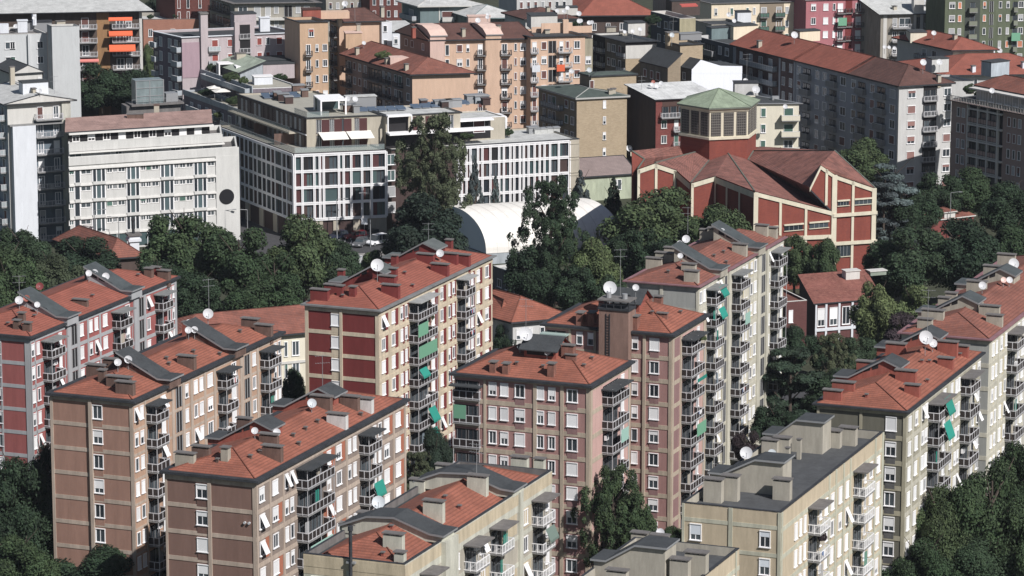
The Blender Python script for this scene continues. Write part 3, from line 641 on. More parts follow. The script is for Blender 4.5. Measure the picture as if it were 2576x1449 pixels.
dish(B,1321,840,1.0,2.6); dish(B,1376,885,.48,1.0); dish(B,1308,872,.5,.8,mat('dish_dark',(.10,.12,.13),.5),clr='dark grey'); antenna(B,1323,862,6.)
screen(B,B.L,B.L.s_(1160,28),B.h-.55-PT_,1.7,mat('green_screen',(.14,.36,.22),.8),1.8,.53)
screen(B,B.R,B.R.s_(1545,28),B.h-.8-2*PT_,2.6,AWP,1.7,1.53)
B.done()
B=tower('mauve pink tower with a tall brown chimney shaft, behind the front pink tower','the rear pink tower',(1691,845.5),1775,1371,
 [('B',1371,1428,dict(d=.8)),('p',1431,1437,(sandp,.12)),('w',1452,1464.5),('w',1480.5,1492),('p',1493.5,1500,(sandp,.14)),('w',1510,1518),('w',1591.5,1604),('p',1618,1625,(sandp,.2)),('w',1636,1657),('u',1635,1658,mauveD),('p',1683,1691,(sandp,.1))],
 [('p',1691.1,1695,(sandp,.1)),('C',1696,1710,mauveD),('p',1711,1714,(sandp,.1)),('B',1714.7,1748,dict(d=1.5)),('w',1753,1758),('p',1769,1775,(sandp,.1))],('panel',RAI,PAN,BAL),0); N7=B
hip(B,2.7,TIL,.55,ring=.75,fh=.3,inset=6.)
canopy(B,B.R,1714,1748,28.7,2.0); canopy(B,B.L,1371,1428,29.0,1.3,scr)
gable_house(B,1531,779,.9,4.4,3.8,1.2,redc,SLD,1.5)
for c in ((1461,812,.9,1.3,1.3,brick),(1490,812,.9,1.3,1.3,brick),(1597,823,1.1,1.2,1.4,brick),(1623,772,1.9,.8,1.3,brick),(1656,764,1.2,.8,.9,brick),(1667,797,1.4,.5,.35,brick)): chim(B,*c)
vents(B,((1712,789),(1640,790)),brick)
dish(B,1534,724,1.0,4.0); dish(B,1599,723,.5,3.6); antenna(B,1560,790,9.)
a=B.L.s_(1553,31); shaft=mat('brown_shaft_render',(.27,.165,.125),.9,'plaster',k=.14); z1=33.2
q=MB(); q.box(a-2.1,a+2.1,-1.5,-.2,0,z1,shaft); q.box(a-2.25,a+2.25,-1.65,1.2,z1,z1+.25,RNG)
for k in range(24): q.box(a-1.05,a-.55,-1.62,-1.56,z1-.9-k*.38,z1-.84-k*.38,RNG)
q.box(a-1.1,a-1.02,-1.6,-1.52,z1-10,z1-.5,RNG); q.box(a-.58,a-.5,-1.6,-1.52,z1-10,z1-.5,RNG)
q.box(a-2.1,a+2.1,-.2,1.2,28,z1,shaft)
s0=obj('chimney_shaft',q,B.root,B.L.loc(0,0),B.L.rz)
q=MB()
for x in (-2.1,-1.05,0,1.05,2.1):
    for y in (-1.5,1.1): q.box(a+x-.05,a+x+.05,y-.05,y+.05,z1+.25,z1+1.25,RNG)
for z in (z1+.75,): 
    for y in (-1.5,1.1): q.box(a-2.1,a+2.1,y-.03,y+.03,z-.03,z+.03,RNG)
q.box(a-2.3,a+2.3,-1.75,1.3,z1+1.25,z1+1.42,CHC)
for x in (-1.2,1.1): q.tube((a+x,-.2,z1+1.4),(a+x,-.2,z1+2.1),.38,.38,MTL,10)
obj('shaft_cage',q,s0)
for i,c in ((4,AWP),(2,AWG)): screen(B,B.R,B.R.s_(1741,28),B.h-.8-i*PT_,3.6,mat('green_screen',(.14,.36,.22),.8) if i==4 else AWG,1.7 if i==4 else .5,1.53)
B.done()
# --- pale cream and grey block
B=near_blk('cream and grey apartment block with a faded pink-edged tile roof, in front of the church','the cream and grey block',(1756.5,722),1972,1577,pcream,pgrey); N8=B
facade(B,B.L,[('p',1577,1581,(pcream,.06)),('p',1660,1667.5,(pcream,.12)),('p',1751,1756.5,(pcream,.08))],.9,PT_,9,1.6,band=(mat('grey_beige_band',(.42,.42,.36),.9,'plaster'),.6,.05))
gl=mat('glassy_panel',(.30,.34,.34),.3,k=.15)
facade(B,B.R,[('p',1756.6,1758,(pcream,.1)),('w',1759.5,1764.5),('w',1768.5,1773.5),('B',1777.3,1799,dict(d=1.5)),('w',1802,1806),('w',1810,1814),('c',1806,1820,(yell,pcream)),('p',1817,1820,(pcream,.2)),('S',1821,1828),('p',1829.7,1835,(pcream,.3)),('B',1841.3,1863.5,dict(d=1.5)),('w',1868,1872),('c',1866,1882,(yell,None)),('w',1876,1879),('w',1888,1892),('c',1884,1895,(None,yell)),('w',1897,1902),('p',1905,1913,(pcream,.2)),('S',1916.5,1924.5),('p',1926,1931,(pcream,.3)),('w',1933,1936),('B',1938.7,1959,dict(d=1.4)),('w',1963,1967)],.95,PT_,9,1.6,(SHW,),(.5,.3,.2),(pcream,.45,.04),bal=('panel',RAI,PAN,BAL),tilt=.08,post=1)
hip(B,1.8,TIO,.5,ring=.55,fh=.16,fascia=mat('pink_metal_edge',(.26,.13,.14),.7,'rough'))
for a in ((1777,1799),(1841,1863.5),(1938.7,1959)): canopy(B,B.R,*a,28.9,1.9,mat('grey_canopy',(.22,.23,.22),.8,'plaster'))
for r in ((1808,681),(1906,626)): sh(B,*r,.85,3.0,PR_B,grc,mat('slate_grey_slab',(.065,.078,.08),.8,'rough'))
for c in ((1646,672,2.4,.8,1.2,grc),(1673,662,2.8,.8,1.4,grc),(1685,645,1.6,.8,1.2,grc),(1733,685,2.1,.8,1.1,grc),(1740,706,2.1,.8,1.3,grc),(1861,638,2.2,.8,1.3,grc),(1781,602,2.4,.8,1.3,grc),(1799,598,2.2,.8,1.3,grc),(1916,588,2.0,.8,1.2,grc),(1940,594,1.9,.8,1.2,grc)): chim(B,*c)
vents(B,((1681,687),(1751,690),(1820,637),(1827,663),(1796,647)),brnc)
for d in ((1726,601,.66,1.8),(1710,612,.5,1.5),(1711,630,.4,1.),(1711,643,.45,.9),(1807,571,.5,1.5),(1817,580,.4,1.2)): dish(B,*d)
for i,o in ((0,.8),(1,.6)): awning(B,B.R,B.R.s_(1792,28),B.h-.9-i*PT_,2.4,AWG,1.2,o)
screen(B,B.R,B.R.s_(1858,28),B.h-.8-2*PT_,2.2,AWP,1.7,1.53); antenna(B,1730,585,4.)
B.done()
# --- olive block at right
B=near_blk('long apartment block with dark olive end wall and red tile roof at the right','the dark olive block',(2281,1038),2468,2055,oliveP,olive); N10=B
ob=(oliveL,.6,.06)
facade(B,B.L,[('p',2055,2061,(oliveL,.1)),('p',2162,2169,(oliveL,.12)),('w',2230,2253.5),('u',2229,2254,mat('dark_grey_under_panel',(.12,.12,.115),.9,'plaster')),('p',2272,2281,(oliveL,.1))],.75,PT_,9,1.7,(SHW,),(.35,.45,.2),ob)
facade(B,B.R,[('w',2285,2291),('p',2294,2297,(pcream,.1)),('w',2301.5,2307.5),('c',2309,2314,(yell,oliveP)),('p',2314.5,2317,(pcream,.1)),('w',2318.5,2323.5),('w',2326.5,2332),('B',2334.7,2367,dict(d=1.5)),('w',2372,2378),('p',2384,2387,(pcream,.1)),('w',2391,2396),('c',2397,2401,yell),('w',2402.5,2407),('w',2409.5,2413.5),('B',2417,2440,dict(d=1.4)),('w',2446,2451),('c',2452,2456,yell),('w',2459,2464)],.9,PT_,9,1.6,(SHW,),(.55,.25,.2),(mat('cream_band_pale',(.50,.48,.38),.9,'plaster'),.5,.04),bal=('panel',RAI,PAN,BAL),tilt=.1,post=1)
hip(B,1.8,TIL,.5,ring=.5,fh=.22)
canopy(B,B.R,2334,2367,28.9,2.0,CHC); canopy(B,B.R,2417,2440,28.9,1.9,CHC)
for r in ((2262,930),(2356,856)): sh(B,*r,2.5,3.4,PR_A,redc)
for c in ((2254,893,2.6,.9,1.4,redc),(2384,890,2.6,.8,1.5,redc),(2419,893,1.8,.8,1.1,redc),(2379,922,2.,.8,1.,redc),(2179,935,2.4,.8,1.2,redc),(2279,962,2.6,.8,1.4,redc),(2122,987,2.8,.8,1.2,redc),(2095,1004,2.3,.7,1.,redc),(2295,992,1.9,.7,1.1,redc)): chim(B,*c)
vents(B,((2180,999),(2333,962),(2319,913),(2338,913),(2415,896)),redc)
dish(B,2328,849,1.0,2.4); dish(B,2346,863,.62,1.2); antenna(B,2332,880,8.)
for i in (0,1): awning(B,B.R,B.R.s_(2356,28),B.h-.9-i*PT_,2.8,AWG,1.9,.7)
B.done()
# --- next block beyond, right edge
B=near_blk('cream block with pink-edged orange tile roof at the right edge, beyond the olive block','the pink-edged block',(2489,856),(54.,),(12.,),pcream,pgrey); N11=B
facade(B,B.R,[('w',2496,2500),('w',2504,2508),('c',2500.5,2503.5,yell),('p',2511,2514,(pcream,.1)),('w',2516.5,2521),('c',2522,2527,yell),('w',2528,2531.5),('B',2533.7,2556,dict(d=1.5)),('w',2560,2564),('w',2570,2575)],.9,PT_,9,1.6,(SHW,),(.55,.25,.2),(mat('cream_band_pale',(.50,.48,.38),.9,'plaster'),.5,.04),bal=('panel',RAI,PAN,BAL),tilt=.1,post=1)
facade(B,B.L,[],.9,PT_,9,1.6,band=(pcream,.6,.05))
hip(B,1.9,TIO,.5,ring=.6,fh=.18,fascia=mat('pink_metal_edge',(.26,.13,.14),.7,'rough'))
canopy(B,B.R,2533.7,2556,28.9,2.0,CHC)
for r in ((2469,768),(2549,698)): sh(B,*r,2.5,3.4,PR_A,grc,mat('slate_grey_slab',(.065,.078,.08),.8,'rough'))
for c in ((2347,806,3.,.9,1.3,grc),(2327,823,2.,.8,1.,grc),(2489,797,2.8,.8,1.4,grc),(2502,815,2.2,.8,1.1,grc),(2457,733,2.8,.8,1.3,grc),(2499,694,2.8,.8,1.3,grc),(2532,664,2.6,.8,1.3,grc),(2375,769,1.6,.8,1.,grc),(2393,757,1.6,.8,1.,grc)): chim(B,*c)
dish(B,2471,718,.62,1.2); dish(B,2549,663,.85,1.6); dish(B,2539,704,.5,1.); dish(B,2524,704,.45,1.,mat('dish_pinkish',(.60,.42,.36),.5),clr='pinkish')
B.done()
# --- ochre yellow flat-roofed blocks
def yellow(B):
    facade(B,B.L,B.Lc,1.7,PT_,9,1.7,(mat('light_blue_white_shutter',(.62,.68,.72),.6),),(.3,.7,0),None)
B=near_blk('ochre yellow apartment block with a flat grey roof full of beige chimneys, bottom right','the large yellow flat-roofed block',(1965,1290),2222,1716,yelw,yelw); N9=B
lb=(lich,.5,.05,1)
facade(B,B.L,[('p',1716,1722,(lich,.1)),('w',1738,1763),('p',1833,1843,(lich,.1)),('w',1913,1937),('p',1957,1965,(lich,.1))],2.3,PT_,8,1.8,(mat('light_blue_white_shutter',(.62,.68,.72),.6),),(.1,.9,0),(lich,.45,.05,1))
facade(B,B.R,[('p',1965.1,1968,(lich,.1)),('w',1999,2005),('w',2011.5,2015.5),('w',2022.5,2027),('B',2033,2058,dict(d=1.5)),('w',2062,2066),('w',2075,2081),('p',2084,2087,(lich,.1)),('w',2090.5,2097),('p',2101,2104,(lich,.1)),('w',2110.5,2117),('p',2120.5,2123,(lich,.1)),('w',2128,2134),('p',2137.5,2140,(lich,.1)),('B',2147,2171,dict(d=1.5)),('w',2175,2178),('w',2188,2194),('p',2200,2203,(lich,.1)),('w',2205.5,2212.5),('p',2218,2222,(lich,.1))],2.6,PT_,8,1.8,(WH,),(.75,.15,.1),lb,bal=('bars',WH,WH,BAL),tilt=.05)
flat(B,.9,mat('grey_felt',(.080,.085,.088),.85,'rough',c2=(.055,.058,.06),k=.15),RNG,conc,.35)
canopy(B,B.R,2033,2058,28.0,1.8,CHC); canopy(B,B.R,2147,2171,28.0,1.8,CHC)
PR_D=[(11.6,.9),(10.2,.9),(6.6,2.9),(3.4,2.9)]
def shd(B,px,py,dz,da,prof,**k):
    a,b=B.toab(W(px,py,B.h+dz)); d=b-prof[-1][0]; stairhouse(B,a,a+da,[(x+ (d if i>1 else 0),z) for i,(x,z) in enumerate(prof)],conc,SLD,side_win=False,base=-.6,**k)
shd(B,2069,1139,-.7,3.2,PR_D); shd(B,1968,1243,-.7,3.2,PR_D)
for c in ((1795,1262,2.1,1.,2.5,conc),(1838,1258,1.9,1.,2.7,conc),(1968,1256,2.,1.,2.2,conc),(1950,1240,1.6,1.,2.,conc),(1968,1151,1.9,1.,2.3,conc),(1938,1152,1.9,1.,2.1,conc),(2134,1119,2.,1.,2.,conc),(2101,1125,1.4,1.,1.9,conc)): chim(B,*c)
for p in ((2010,1155),(1981,1177)): chim(B,*p,.45,.45,2.4,conc,flue=False)
dish(B,1877,1139,.8,2.0); dish(B,1941,1141,.6,1.2,mat('dish_grey',(.42,.46,.47),.5),clr='grey')
B.done()
FR=W(1860,1380,30); nb=FR-D(NR)*41; px,py=P(nb)
B=near_blk('second ochre block with flat grey roof, cut by the bottom edge of the photo','the yellow block at the bottom edge',(px,py),1860,(11.8,),yelw,yelw); N13=B
B.O=Vector((nb.x,nb.y,0)); B.root.location=B.O
facade(B,B.R,[('w',1838,1846),('p',1849,1852,(lich,.1)),('w',1810,1818)],2.6,PT_,8,1.8,(WH,),(.75,.15,.1),lb)
flat(B,.9,mat('grey_felt',(.080,.085,.088),.85,'rough',c2=(.055,.058,.06),k=.15),RNG,conc,.35)
shd(B,1672,1466,-.7,3.4,PR_D)
for c in ((1711,1470,2.0,1.,2.6,conc),(1752,1462,2.3,1.1,3.0,conc),(1660,1370,2.,.8,.9,conc),(1610,1361,1.8,.8,.8,conc),(1553,1470,2.2,.9,1.4,conc)): chim(B,*c)
dish(B,1661,1339,.5,1.1); B.done()
# --- pale green-beige block with parapet, bottom centre
B=near_blk('pale green-beige block with parapet, red tiles and arched grey roof slabs, bottom centre','the pale beige parapet block',(1018,1421),1388,763.5,conc,lich); N5=B
pb=mat('pale_green_beige_wall',(.52,.52,.42),.9,'plaster'); ob2=mat('ochre_beige_panel',(.52,.44,.29),.9,'plaster')
facade(B,B.L,[('w',785,815),('p',872,884,(pb,.05))],2.4,PT_,8,1.7,(SHG,),(.5,.5,0),(ob2,.9,.03))
facade(B,B.R,[('c',1022,1034,(None,ob2)),('w',1038,1046),('B',1057,1085,dict(d=1.5)),('p',1109,1141,(pb,.6)),('w',1143,1153),('c',1142,1166,(None,ob2)),('B',1166.7,1200,dict(d=1.5)),('w',1207,1218),('c',1204,1230,(ob2,None)),('B',1232,1262,dict(d=1.5)),('c',1264,1300,(None,ob2)),('p',1303,1311,(pb,.3)),('w',1316.5,1326),('c',1314,1336,(ob2,None)),('B',1338,1368,dict(d=1.4)),('w',1373,1380)],2.6,PT_,8,1.7,(WH,),(.5,.3,.2),(pb,.5,.05),bal=('bars',WH,WH,BAL),tilt=.15)
flat(B,.75,SLD,RNG,CHC,.35)
for a in ((1057,1085),(1166.7,1200),(1232,1262),(1338,1368)): canopy(B,B.R,*a,27.9,2.0,CHC)
B.wbox(B.R,0,B.lR,B.h-1.5,B.h-.1,.06,ob2); B.wbox(B.L,-B.lL,0,B.h-1.3,B.h-.1,.06,ob2)
fl=B.roof; h0=B.h; hip(B,2.0,TIL,-.9,ring=0,fh=.02,zoff=-.6); 
PR_C=[(11.6,.6),(8.6,1.8),(5.4,2.0),(1.3,.6),(-.1,.5)]
for r in ((1106,1350),(1281,1236)): sh(B,*r,.5,3.2,PR_C,pb,side_win=False)
for c in ((1007,1415,1.1,.8,1.,pb),(991,1382,2.2,.8,1.6,pb),(1092,1303,2.3,.8,1.8,pb),(1202,1236,2.3,.8,1.7,pb),(926,1322,2.2,.9,1.3,pb),(877,1346,1.8,.8,1.1,pb),(1052,1235,1.8,.8,1.2,pb),(1116,1197,1.7,.8,1.2,pb),(1308,1182,2.,.8,1.4,pb),(1358,1180,1.2,.8,1.1,pb)): chim(B,*c)
vents(B,((963,1398),(1120,1255),(985,1330),(1156,1280)),redc)
dish(B,952,1263,.8,1.4,mat('dish_grey',(.42,.46,.47),.5),clr='grey'); antenna(B,1199,1215,4.6)
q=MB(); x=B.L.s_(886,30); q.tube((x,-.4,18),(x,-.4,33.4),.19,.19,RNG,12); q.tube((x,-.4,33.2),(x,-.4,33.7),.28,.28,RNG,12); q.box(x-.5,x+.5,-.5,0,29.6,29.8,MTL); obj('metal_flue',q,B.root,B.L.loc(0,0),B.L.rz)
awning(B,B.R,B.R.s_(1355,27),B.h-2.3-1*PT_,2.6,mat('striped_green_awning',(.12,.17,.14),.8),1.3,.6)
B.done()
# ================= middle distance and background =================
def merge(B,M):
    dr=B.root.rotation_euler.z-M.root.rotation_euler.z; Rm=Matrix.Rotation(-M.root.rotation_euler.z,3,'Z'); Rb=Matrix.Rotation(B.root.rotation_euler.z,3,'Z')
    for c in list(B.root.children):
        c.parent=M.root; c.location=Rm@(B.O+Rb@c.location-M.O); c.rotation_euler.z+=dr
    bpy.data.objects.remove(B.root)
def bld(*a,**k): return Bld(k.pop('name','apartment_building'),*a,**k)
def near_px(O,z): return P((O.x,O.y,z))
def fpoly(B,f,pts,m,out=0.,inn=.3,to='wb'):
    """polygon given by picture points laid on a face plane, with thickness"""
    q=[f.hit(*p) for p in pts]; a=[f.loc(x,z,out) for x,z in q]; b=[f.loc(x,z,-inn) for x,z in q]; n=len(q)
    B.wb.poly(a,m)
    for i in range(n): j=(i+1)%n; B.wb.poly([a[i],b[i],b[j],a[j]],m)
    return q
white=mat('white_render',(.62,.65,.67),.85,'plaster',k=.04); offw=mat('off_white_render',(.56,.55,.50),.9,'plaster',k=.06); conb=mat('beige_white_concrete',(.55,.55,.51),.9,'plaster',k=.06)
peach=mat('peach_render',(.60,.41,.28),.9,'plaster',k=.06); pinkp=mat('pale_pink_roofing',(.62,.44,.36),.85,'plaster',k=.06); lilac=mat('lilac_render',(.43,.37,.37),.9,'plaster',k=.05); mag=mat('pink_panel',(.36,.25,.28),.9,'plaster',k=.05)
sienna=mat('orange_peach_render',(.52,.35,.215),.9,'plaster',k=.07); tanb=mat('tan_brick',(.42,.33,.21),.9,'brick',(.30,.23,.14),k=.1); redb=mat('red_brick',(.21,.056,.046),.9,'brick',(.14,.036,.03),k=.14); chb=mat('church_red_brick',(.245,.058,.036),.9,'brick',(.18,.042,.032),k=.18)
dbr=mat('dark_brown_wall',(.085,.060,.050),.9,'plaster',k=.08); crm=mat('cream_wall',(.66,.62,.48),.9,'plaster',k=.04); pinkw=mat('strong_pink_render',(.42,.15,.165),.9,'plaster',k=.06); ycr=mat('yellow_cream_render',(.74,.63,.45),.9,'plaster',k=.05)
grn=mat('moss_green_render',(.125,.15,.09),.9,'plaster',k=.14); gmet=mat('pale_green_metal',(.33,.39,.30),.6,'seam',sc=1.0); teal=mat('teal_grey_render',(.16,.22,.22),.9,'plaster',k=.1); wmet=mat('white_metal_roof',(.62,.63,.60),.6,'seam',sc=.7); wroof=mat('pale_grey_roof',(.50,.51,.48),.8,'rough')
stone=mat('beige_stone',(.43,.39,.30),.85,'plaster',k=.08); burg=mat('burgundy_shutter',(.085,.028,.028),.7,k=.15); dbs=mat('dark_brown_shutter',(.055,.032,.028),.7,k=.2); tgl=mat('teal_glass',(.035,.065,.07),.15,'glass',(.08,.125,.12),spec=.5); rowp=mat('pale_grey_render',(.52,.52,.49),.9,'plaster',k=.07); rowb=mat('dark_brown_panel',(.12,.075,.07),.9,'plaster'); rbw=mat('dusty_brown_render',(.36,.26,.22),.9,'plaster',k=.05)
brot=mat('orange_brick',(.37,.17,.11),.9,'brick',(.30,.13,.085)); och=mat('ochre_panel',(.32,.18,.075),.9,'plaster'); bgt=mat('beige_grey_wall',(.36,.34,.28),.9,'plaster'); dpb=mat('deep_red_brick',(.15,.05,.04),.9,'brick',(.11,.04,.03)); blg=mat('pale_blue_grey_panel',(.36,.40,.42),.7,'plaster')
cop=mat('copper_green_roof',(.25,.31,.21),.7,'seam',c2=None,sc=.85); edge=mat('cream_edge',(.62,.57,.42),.85,'plaster',k=.08); gyr=mat('grey_brown_tile_roof',(.26,.20,.18),.9,'tile',c2=(.18,.14,.13),k=.1); btile=mat('brown_pink_sheet_roof',(.33,.21,.175),.8,'seam',sc=.55)
# --- hotel-like slab with black disc
B=bld('beige-white slab building with stepped top storeys and a black disc, left','the beige-white slab building',(172,397),634,69,597,-6,(12.,),conb); HT=B
wf=mat('white_beam',(.66,.65,.60),.7,'plaster',k=.03); ph=3.22; z1=B.h-2.1; f=B.R
B.wbox(f,0,B.lR+.25,B.h-.02-1.5,B.h,.25,conb); B.wbox(f,0,f.s_(543,15),z1-.25,z1+.1,.5,wf)
xe=f.s_(543,10)
for k in range(4):
    zt=z1-.3-k*ph
    B.wbox(f,0,xe,zt-ph+.1,zt-ph+.45,.35,wf)
    B.wbox(f,0,xe,zt-ph+.45,zt-1.05,.12,conb)
    for a_,b_ in ((202,229),(267,316),(353,400),(437,485),(521,541)): B.wbox(f,f.s_(a_,zt),f.s_(b_,zt),zt-1.04,zt-.02,.03,mat('dark_window_band',(.06,.075,.08),.5,k=.1))
    for a,b in ((174,185),(204,228),(269,282),(284,294),(297,314),(354,366),(368,379),(382,399),(438,448),(452,466),(469,484),(522,539)):
        x0,x1=f.s_(a,zt),f.s_(b,zt); window(B,f,(x0+x1)/2,zt-.1,x1-x0,.8,wf,(SHN,),(.1,.1,.8),tgl,.06,0,True)
    for a,b in ((187,201),(232,264),(318,350),(403,436),(487,519)):
        x0,x1=f.s_(a,zt),f.s_(b,zt); c=(x0+x1)/2; w_=x1-x0
        q=MB(); q.box(-w_/2,w_/2,-.14,.0,-2.35,0,GL); q.box(-w_/2+.8,w_/2-.8,-.16,-.141,-2.35,0,mat('teal_door_panel',(.06,.095,.10),.5,k=.2)) if w_>2 else 0
        for t in (-w_/2,-w_/2+.75,w_/2-.75,w_/2):
            if w_>2 or abs(t)==w_/2: q.box(t-.09,t+.09,-.2,-.141,-2.35,0,WH)
        q.box(-w_/2,w_/2,-.5,-.0,-2.9,-2.35,conb)
        obj('window',q,B.root,f.loc(c,zt-.1),f.rz)
B.wbox(f,xe,B.lR+.24,0,B.h-1.52,.3,conb)
q=MB(); R0=1.5; cx,cz=f.hit(569,494); n=28; 
q.prism([(R0*math.cos(t*2*math.pi/n),0,R0*math.sin(t*2*math.pi/n)) for t in range(n)],(0,-.06,0),mat('black_disc',(.012,.012,.014),.5,k=0)); obj('round_sign',q,B.root,f.loc(cx,cz,.31),f.rz)
q=MB(); x0=f.s_(176,3);x1=f.s_(265,3); q.prism([(x0,-.3,3.0),(x1,-.3,3.0),(x1,-1.8,2.4),(x0,-1.8,2.4)],(0,0,-.05),mat('bright_red_awning',(.42,.015,.02),.8,k=0)); q.box(x0,x1,-1.84,-1.801,1.9,2.36,MT['bright_red_awning']); obj('awning',q,B.root,f.loc(0,0),f.rz)
q=MB(); q.box(0,B.lR-4,-.1,0,.4,3.0,tgl); [q.box(x,x+.1,-.2,-.101,.4,3.,WH) for x in range(1,int(B.lR-4),2)]; obj('shop_front',q,B.root,f.loc(0,0),f.rz)
flat(B,.9,CHC,conb,conb,.3)
o=B.O+D(69)*0+D(-6)*1.5
def sub(M,off_a,off_b,lR,lL,z0,z1,wR,wL=None):
    O=M.O+D(M.aR)*off_a+D(M.aL)*off_b; px,py=near_px(O,z1)
    return Bld('upper','', M.nm,(px,py),0,M.aR,(lR,),M.aL,(lL,),wR,wL,None,z=z1,z0=z0)
C2=sub(B,0,1.5,B.lR-3,9.5,15,20.7,conb); f=C2.R
C2.wbox(f,0,C2.lR,19.1,20.65,.5,conb); C2.wbox(f,0,C2.lR+.3,18.7,19.0,.8,wf)
for a,b in ((174,205),(260,277),(290,307),(350,373),(376,392),(430,453),(455,475),(510,530)):
    x0,x1=f.s_(a,17),f.s_(b,17); window(C2,f,(x0+x1)/2,18.5,x1-x0,1.9,WH,(SHG,),(.1,.2,.7),tgl,.06)
flat(C2,.8,CHC,conb,conb,.3); C2.done()
C3=sub(B,0,3.,B.lR-5.4,8.,20,22.5,conb); f=C3.R; C3.wbox(f,0,C3.lR,20.5,22.1,.03,DK); C3.wbox(f,0,C3.lR+.6,22.1,22.45,.9,wf)
for i in range(9): window(C3,f,1.5+i*3.,22.0,1.3,1.3,wf,(SHG,WH),(.4,.2,.4),tgl,.06)
shed(C3,1.2,btile,.6); C3.done()
chim(C3,340,296,.9,3.2,.7,brnc,flue=False); chim(C3,394,276,1.2,1.,.9,stone,brnc,flue=False)
q=MB(); 
q.box(0,5.6,0,3.5,0,4.6,mat('glazed_lift_box',(.20,.25,.25),.35,'plaster',k=.15)); 
for x in (0,2.8,5.6): q.box(x-.08,x+.08,-.08,0,0,4.6,MTL)
for z in (1.5,3.1,4.6): q.box(-.1,5.7,-.1,-.0,z-.06,z+.06,MTL)
q.box(-1.2,9.5,-.9,3.9,-.35,-.02,CHC); 
for i in range(10): q.box(-1.1+i*1.15,-1.05+i*1.15,-.85,-.8,-.02,1.,MTL)
q.box(-1.1,9.4,-.86,-.8,.98,1.04,MTL); q.box(6.2,8.6,.3,2.8,0,1.7,MTL); p=C3.ab(*C3.toab(W(343,262,23.2))); q.box(-2,9,0,4,-3.,-.36,CHC)
obj('lift_machine_room',q,C3.root,(p.x,p.y,23.2)); 
merge(C2,B); merge(C3,B); B.done()
# --- white tower
B=bld('white apartment tower with a tall blank white panel and blue-grey balcony bays, left edge','the white tower at the left edge',(18,263),613,67.6,177,-26,(16.,),offw,mat('pale_blue_render',(.42,.48,.51),.9,'plaster')); WT=B
bg_=mat('blue_grey_render2',(.13,.17,.20),.9,'plaster'); f=B.R
B.wbox(f,f.s_(86,20),f.s_(155,20),0,B.h-3.4,.02,bg_)
x0,x1=f.s_(28,20),f.s_(86,20); q=MB(); q.box(x0,x1,-1.5,0,0,B.h-4.1,white); obj('blank_panel',q,B.root,f.loc(0,0),f.rz)
facade(B,f,[('p',154,176,(mat('pale_stone_pilaster',(.50,.50,.42),.9,'plaster'),.5)),('w',94,107,2.2),('w',134,147,2.2),('B',87,154,dict(d=1.4))],.9,3.36,8,2.2,(SHG,SHB,SHW),(.3,.3,.4),bal=('bars',RAI,blg,BAL),door=False)
facade(B,B.L,[('w',-20,-8,2.2),('w',4,10,2.2),('B',-12,14,dict(d=1.3))],.9,3.36,8,2.2,(SHG,SHB),(.3,.3,.4),bal=('glassy',RAI,gl,BAL),door=False)
B.wbox(f,f.s_(20,24),f.s_(155,24),B.h-4.1,B.h-3.9,1.45,BAL)
hip(B,1.5,wroof,1.0,ga=1,gb=1,fh=.2,axis='b'); B.wbox(f,.2,B.lR-.2,B.h,B.h+.2,.0,SLD)
rbox(B,58,238,5.,3.,2.2,white,SLD); chim(B,31,212,.9,.9,3.4,stone,flue=False); chim(B,84,232,1.6,.7,.6,stone); dish(B,100,228,.45,.8); antenna(B,137,236,3.5)
for i in (0,): 
    q=MB(); q.box(-.5,.5,-.5,-.05,0,.8,MTL); [obj('air_conditioner',q if k==0 else q,B.root,f.loc(f.s_(x,20),B.h-.9-3.36*r-2.3,.9),f.rz) for k,(x,r) in enumerate(((92,1),(146,1),(122,4)))]
B.done()
# --- orange balcony block, WB
B=bld('building with ochre panels, white balconies and orange awnings, top left','the ochre building with orange awnings',(-30,34),305,82,357,-28,(16.,),mat('dark_facade',(.10,.075,.06),.9,'plaster'),offw)
facade(B,B.R,[('C',243,275,och),('w',205,222,2.3),('w',292,310,2.3),('w',316,330,2.3),('B',199,243,dict(d=1.8)),('B',281,352,dict(d=1.8)),('p',350,357,(offw,.2))],1.5,3.18,6,2.3,(SHB,SHG),(.2,.2,.6),bal=('bars',RAI,blg,BAL),door=False)
oran=mat('orange_awning',(.75,.12,.03),.8,k=.05)
for r,x,L,o in ((1,303,5.4,1.1),(2,306,6.,1.8),(0,303,5.4,.4)): awning(B,B.R,B.R.s_(x,20),B.h-1.2-r*3.18,L,oran,.35+o*.4,o,1.7)
awning(B,B.R,B.R.s_(219,20),B.h-1.2-3*3.18,5.,mat('pink_awning',(.6,.18,.15),.8),.4,.4,1.7)
shed(B,3.0,wroof,2.0); chim(B,86,50,.8,.8,1.4,white,flue=False); dish(B,86,45,.5,1.2); B.done()
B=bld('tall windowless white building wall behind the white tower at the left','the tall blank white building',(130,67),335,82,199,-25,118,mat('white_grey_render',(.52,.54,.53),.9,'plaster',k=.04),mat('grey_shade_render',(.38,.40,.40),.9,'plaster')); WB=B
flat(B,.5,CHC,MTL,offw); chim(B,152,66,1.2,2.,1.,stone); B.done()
B=bld('lower white building wing with small windows and rooftop plant, top left edge','the low white wing top left',(-30,88),330,80,118,-25,(12.,),MT['white_grey_render'])
facade(B,B.R,[('w',13,37),('w',93,108),('w',26,37),('p',70,76,(MT['white_grey_render'],.6))],1.8,3.4,5,1.5,(SHN,),(0,.1,.9)); flat(B,.6,CHC,offw,offw)
rbox(B,45,82,2.2,2,2.6,white,white); rbox(B,64,79,6.,3.,2.0,MTL,RNG); rbox(B,0,84,2.,2,2.,white); dish(B,40,66,.6,1.6); B.done()
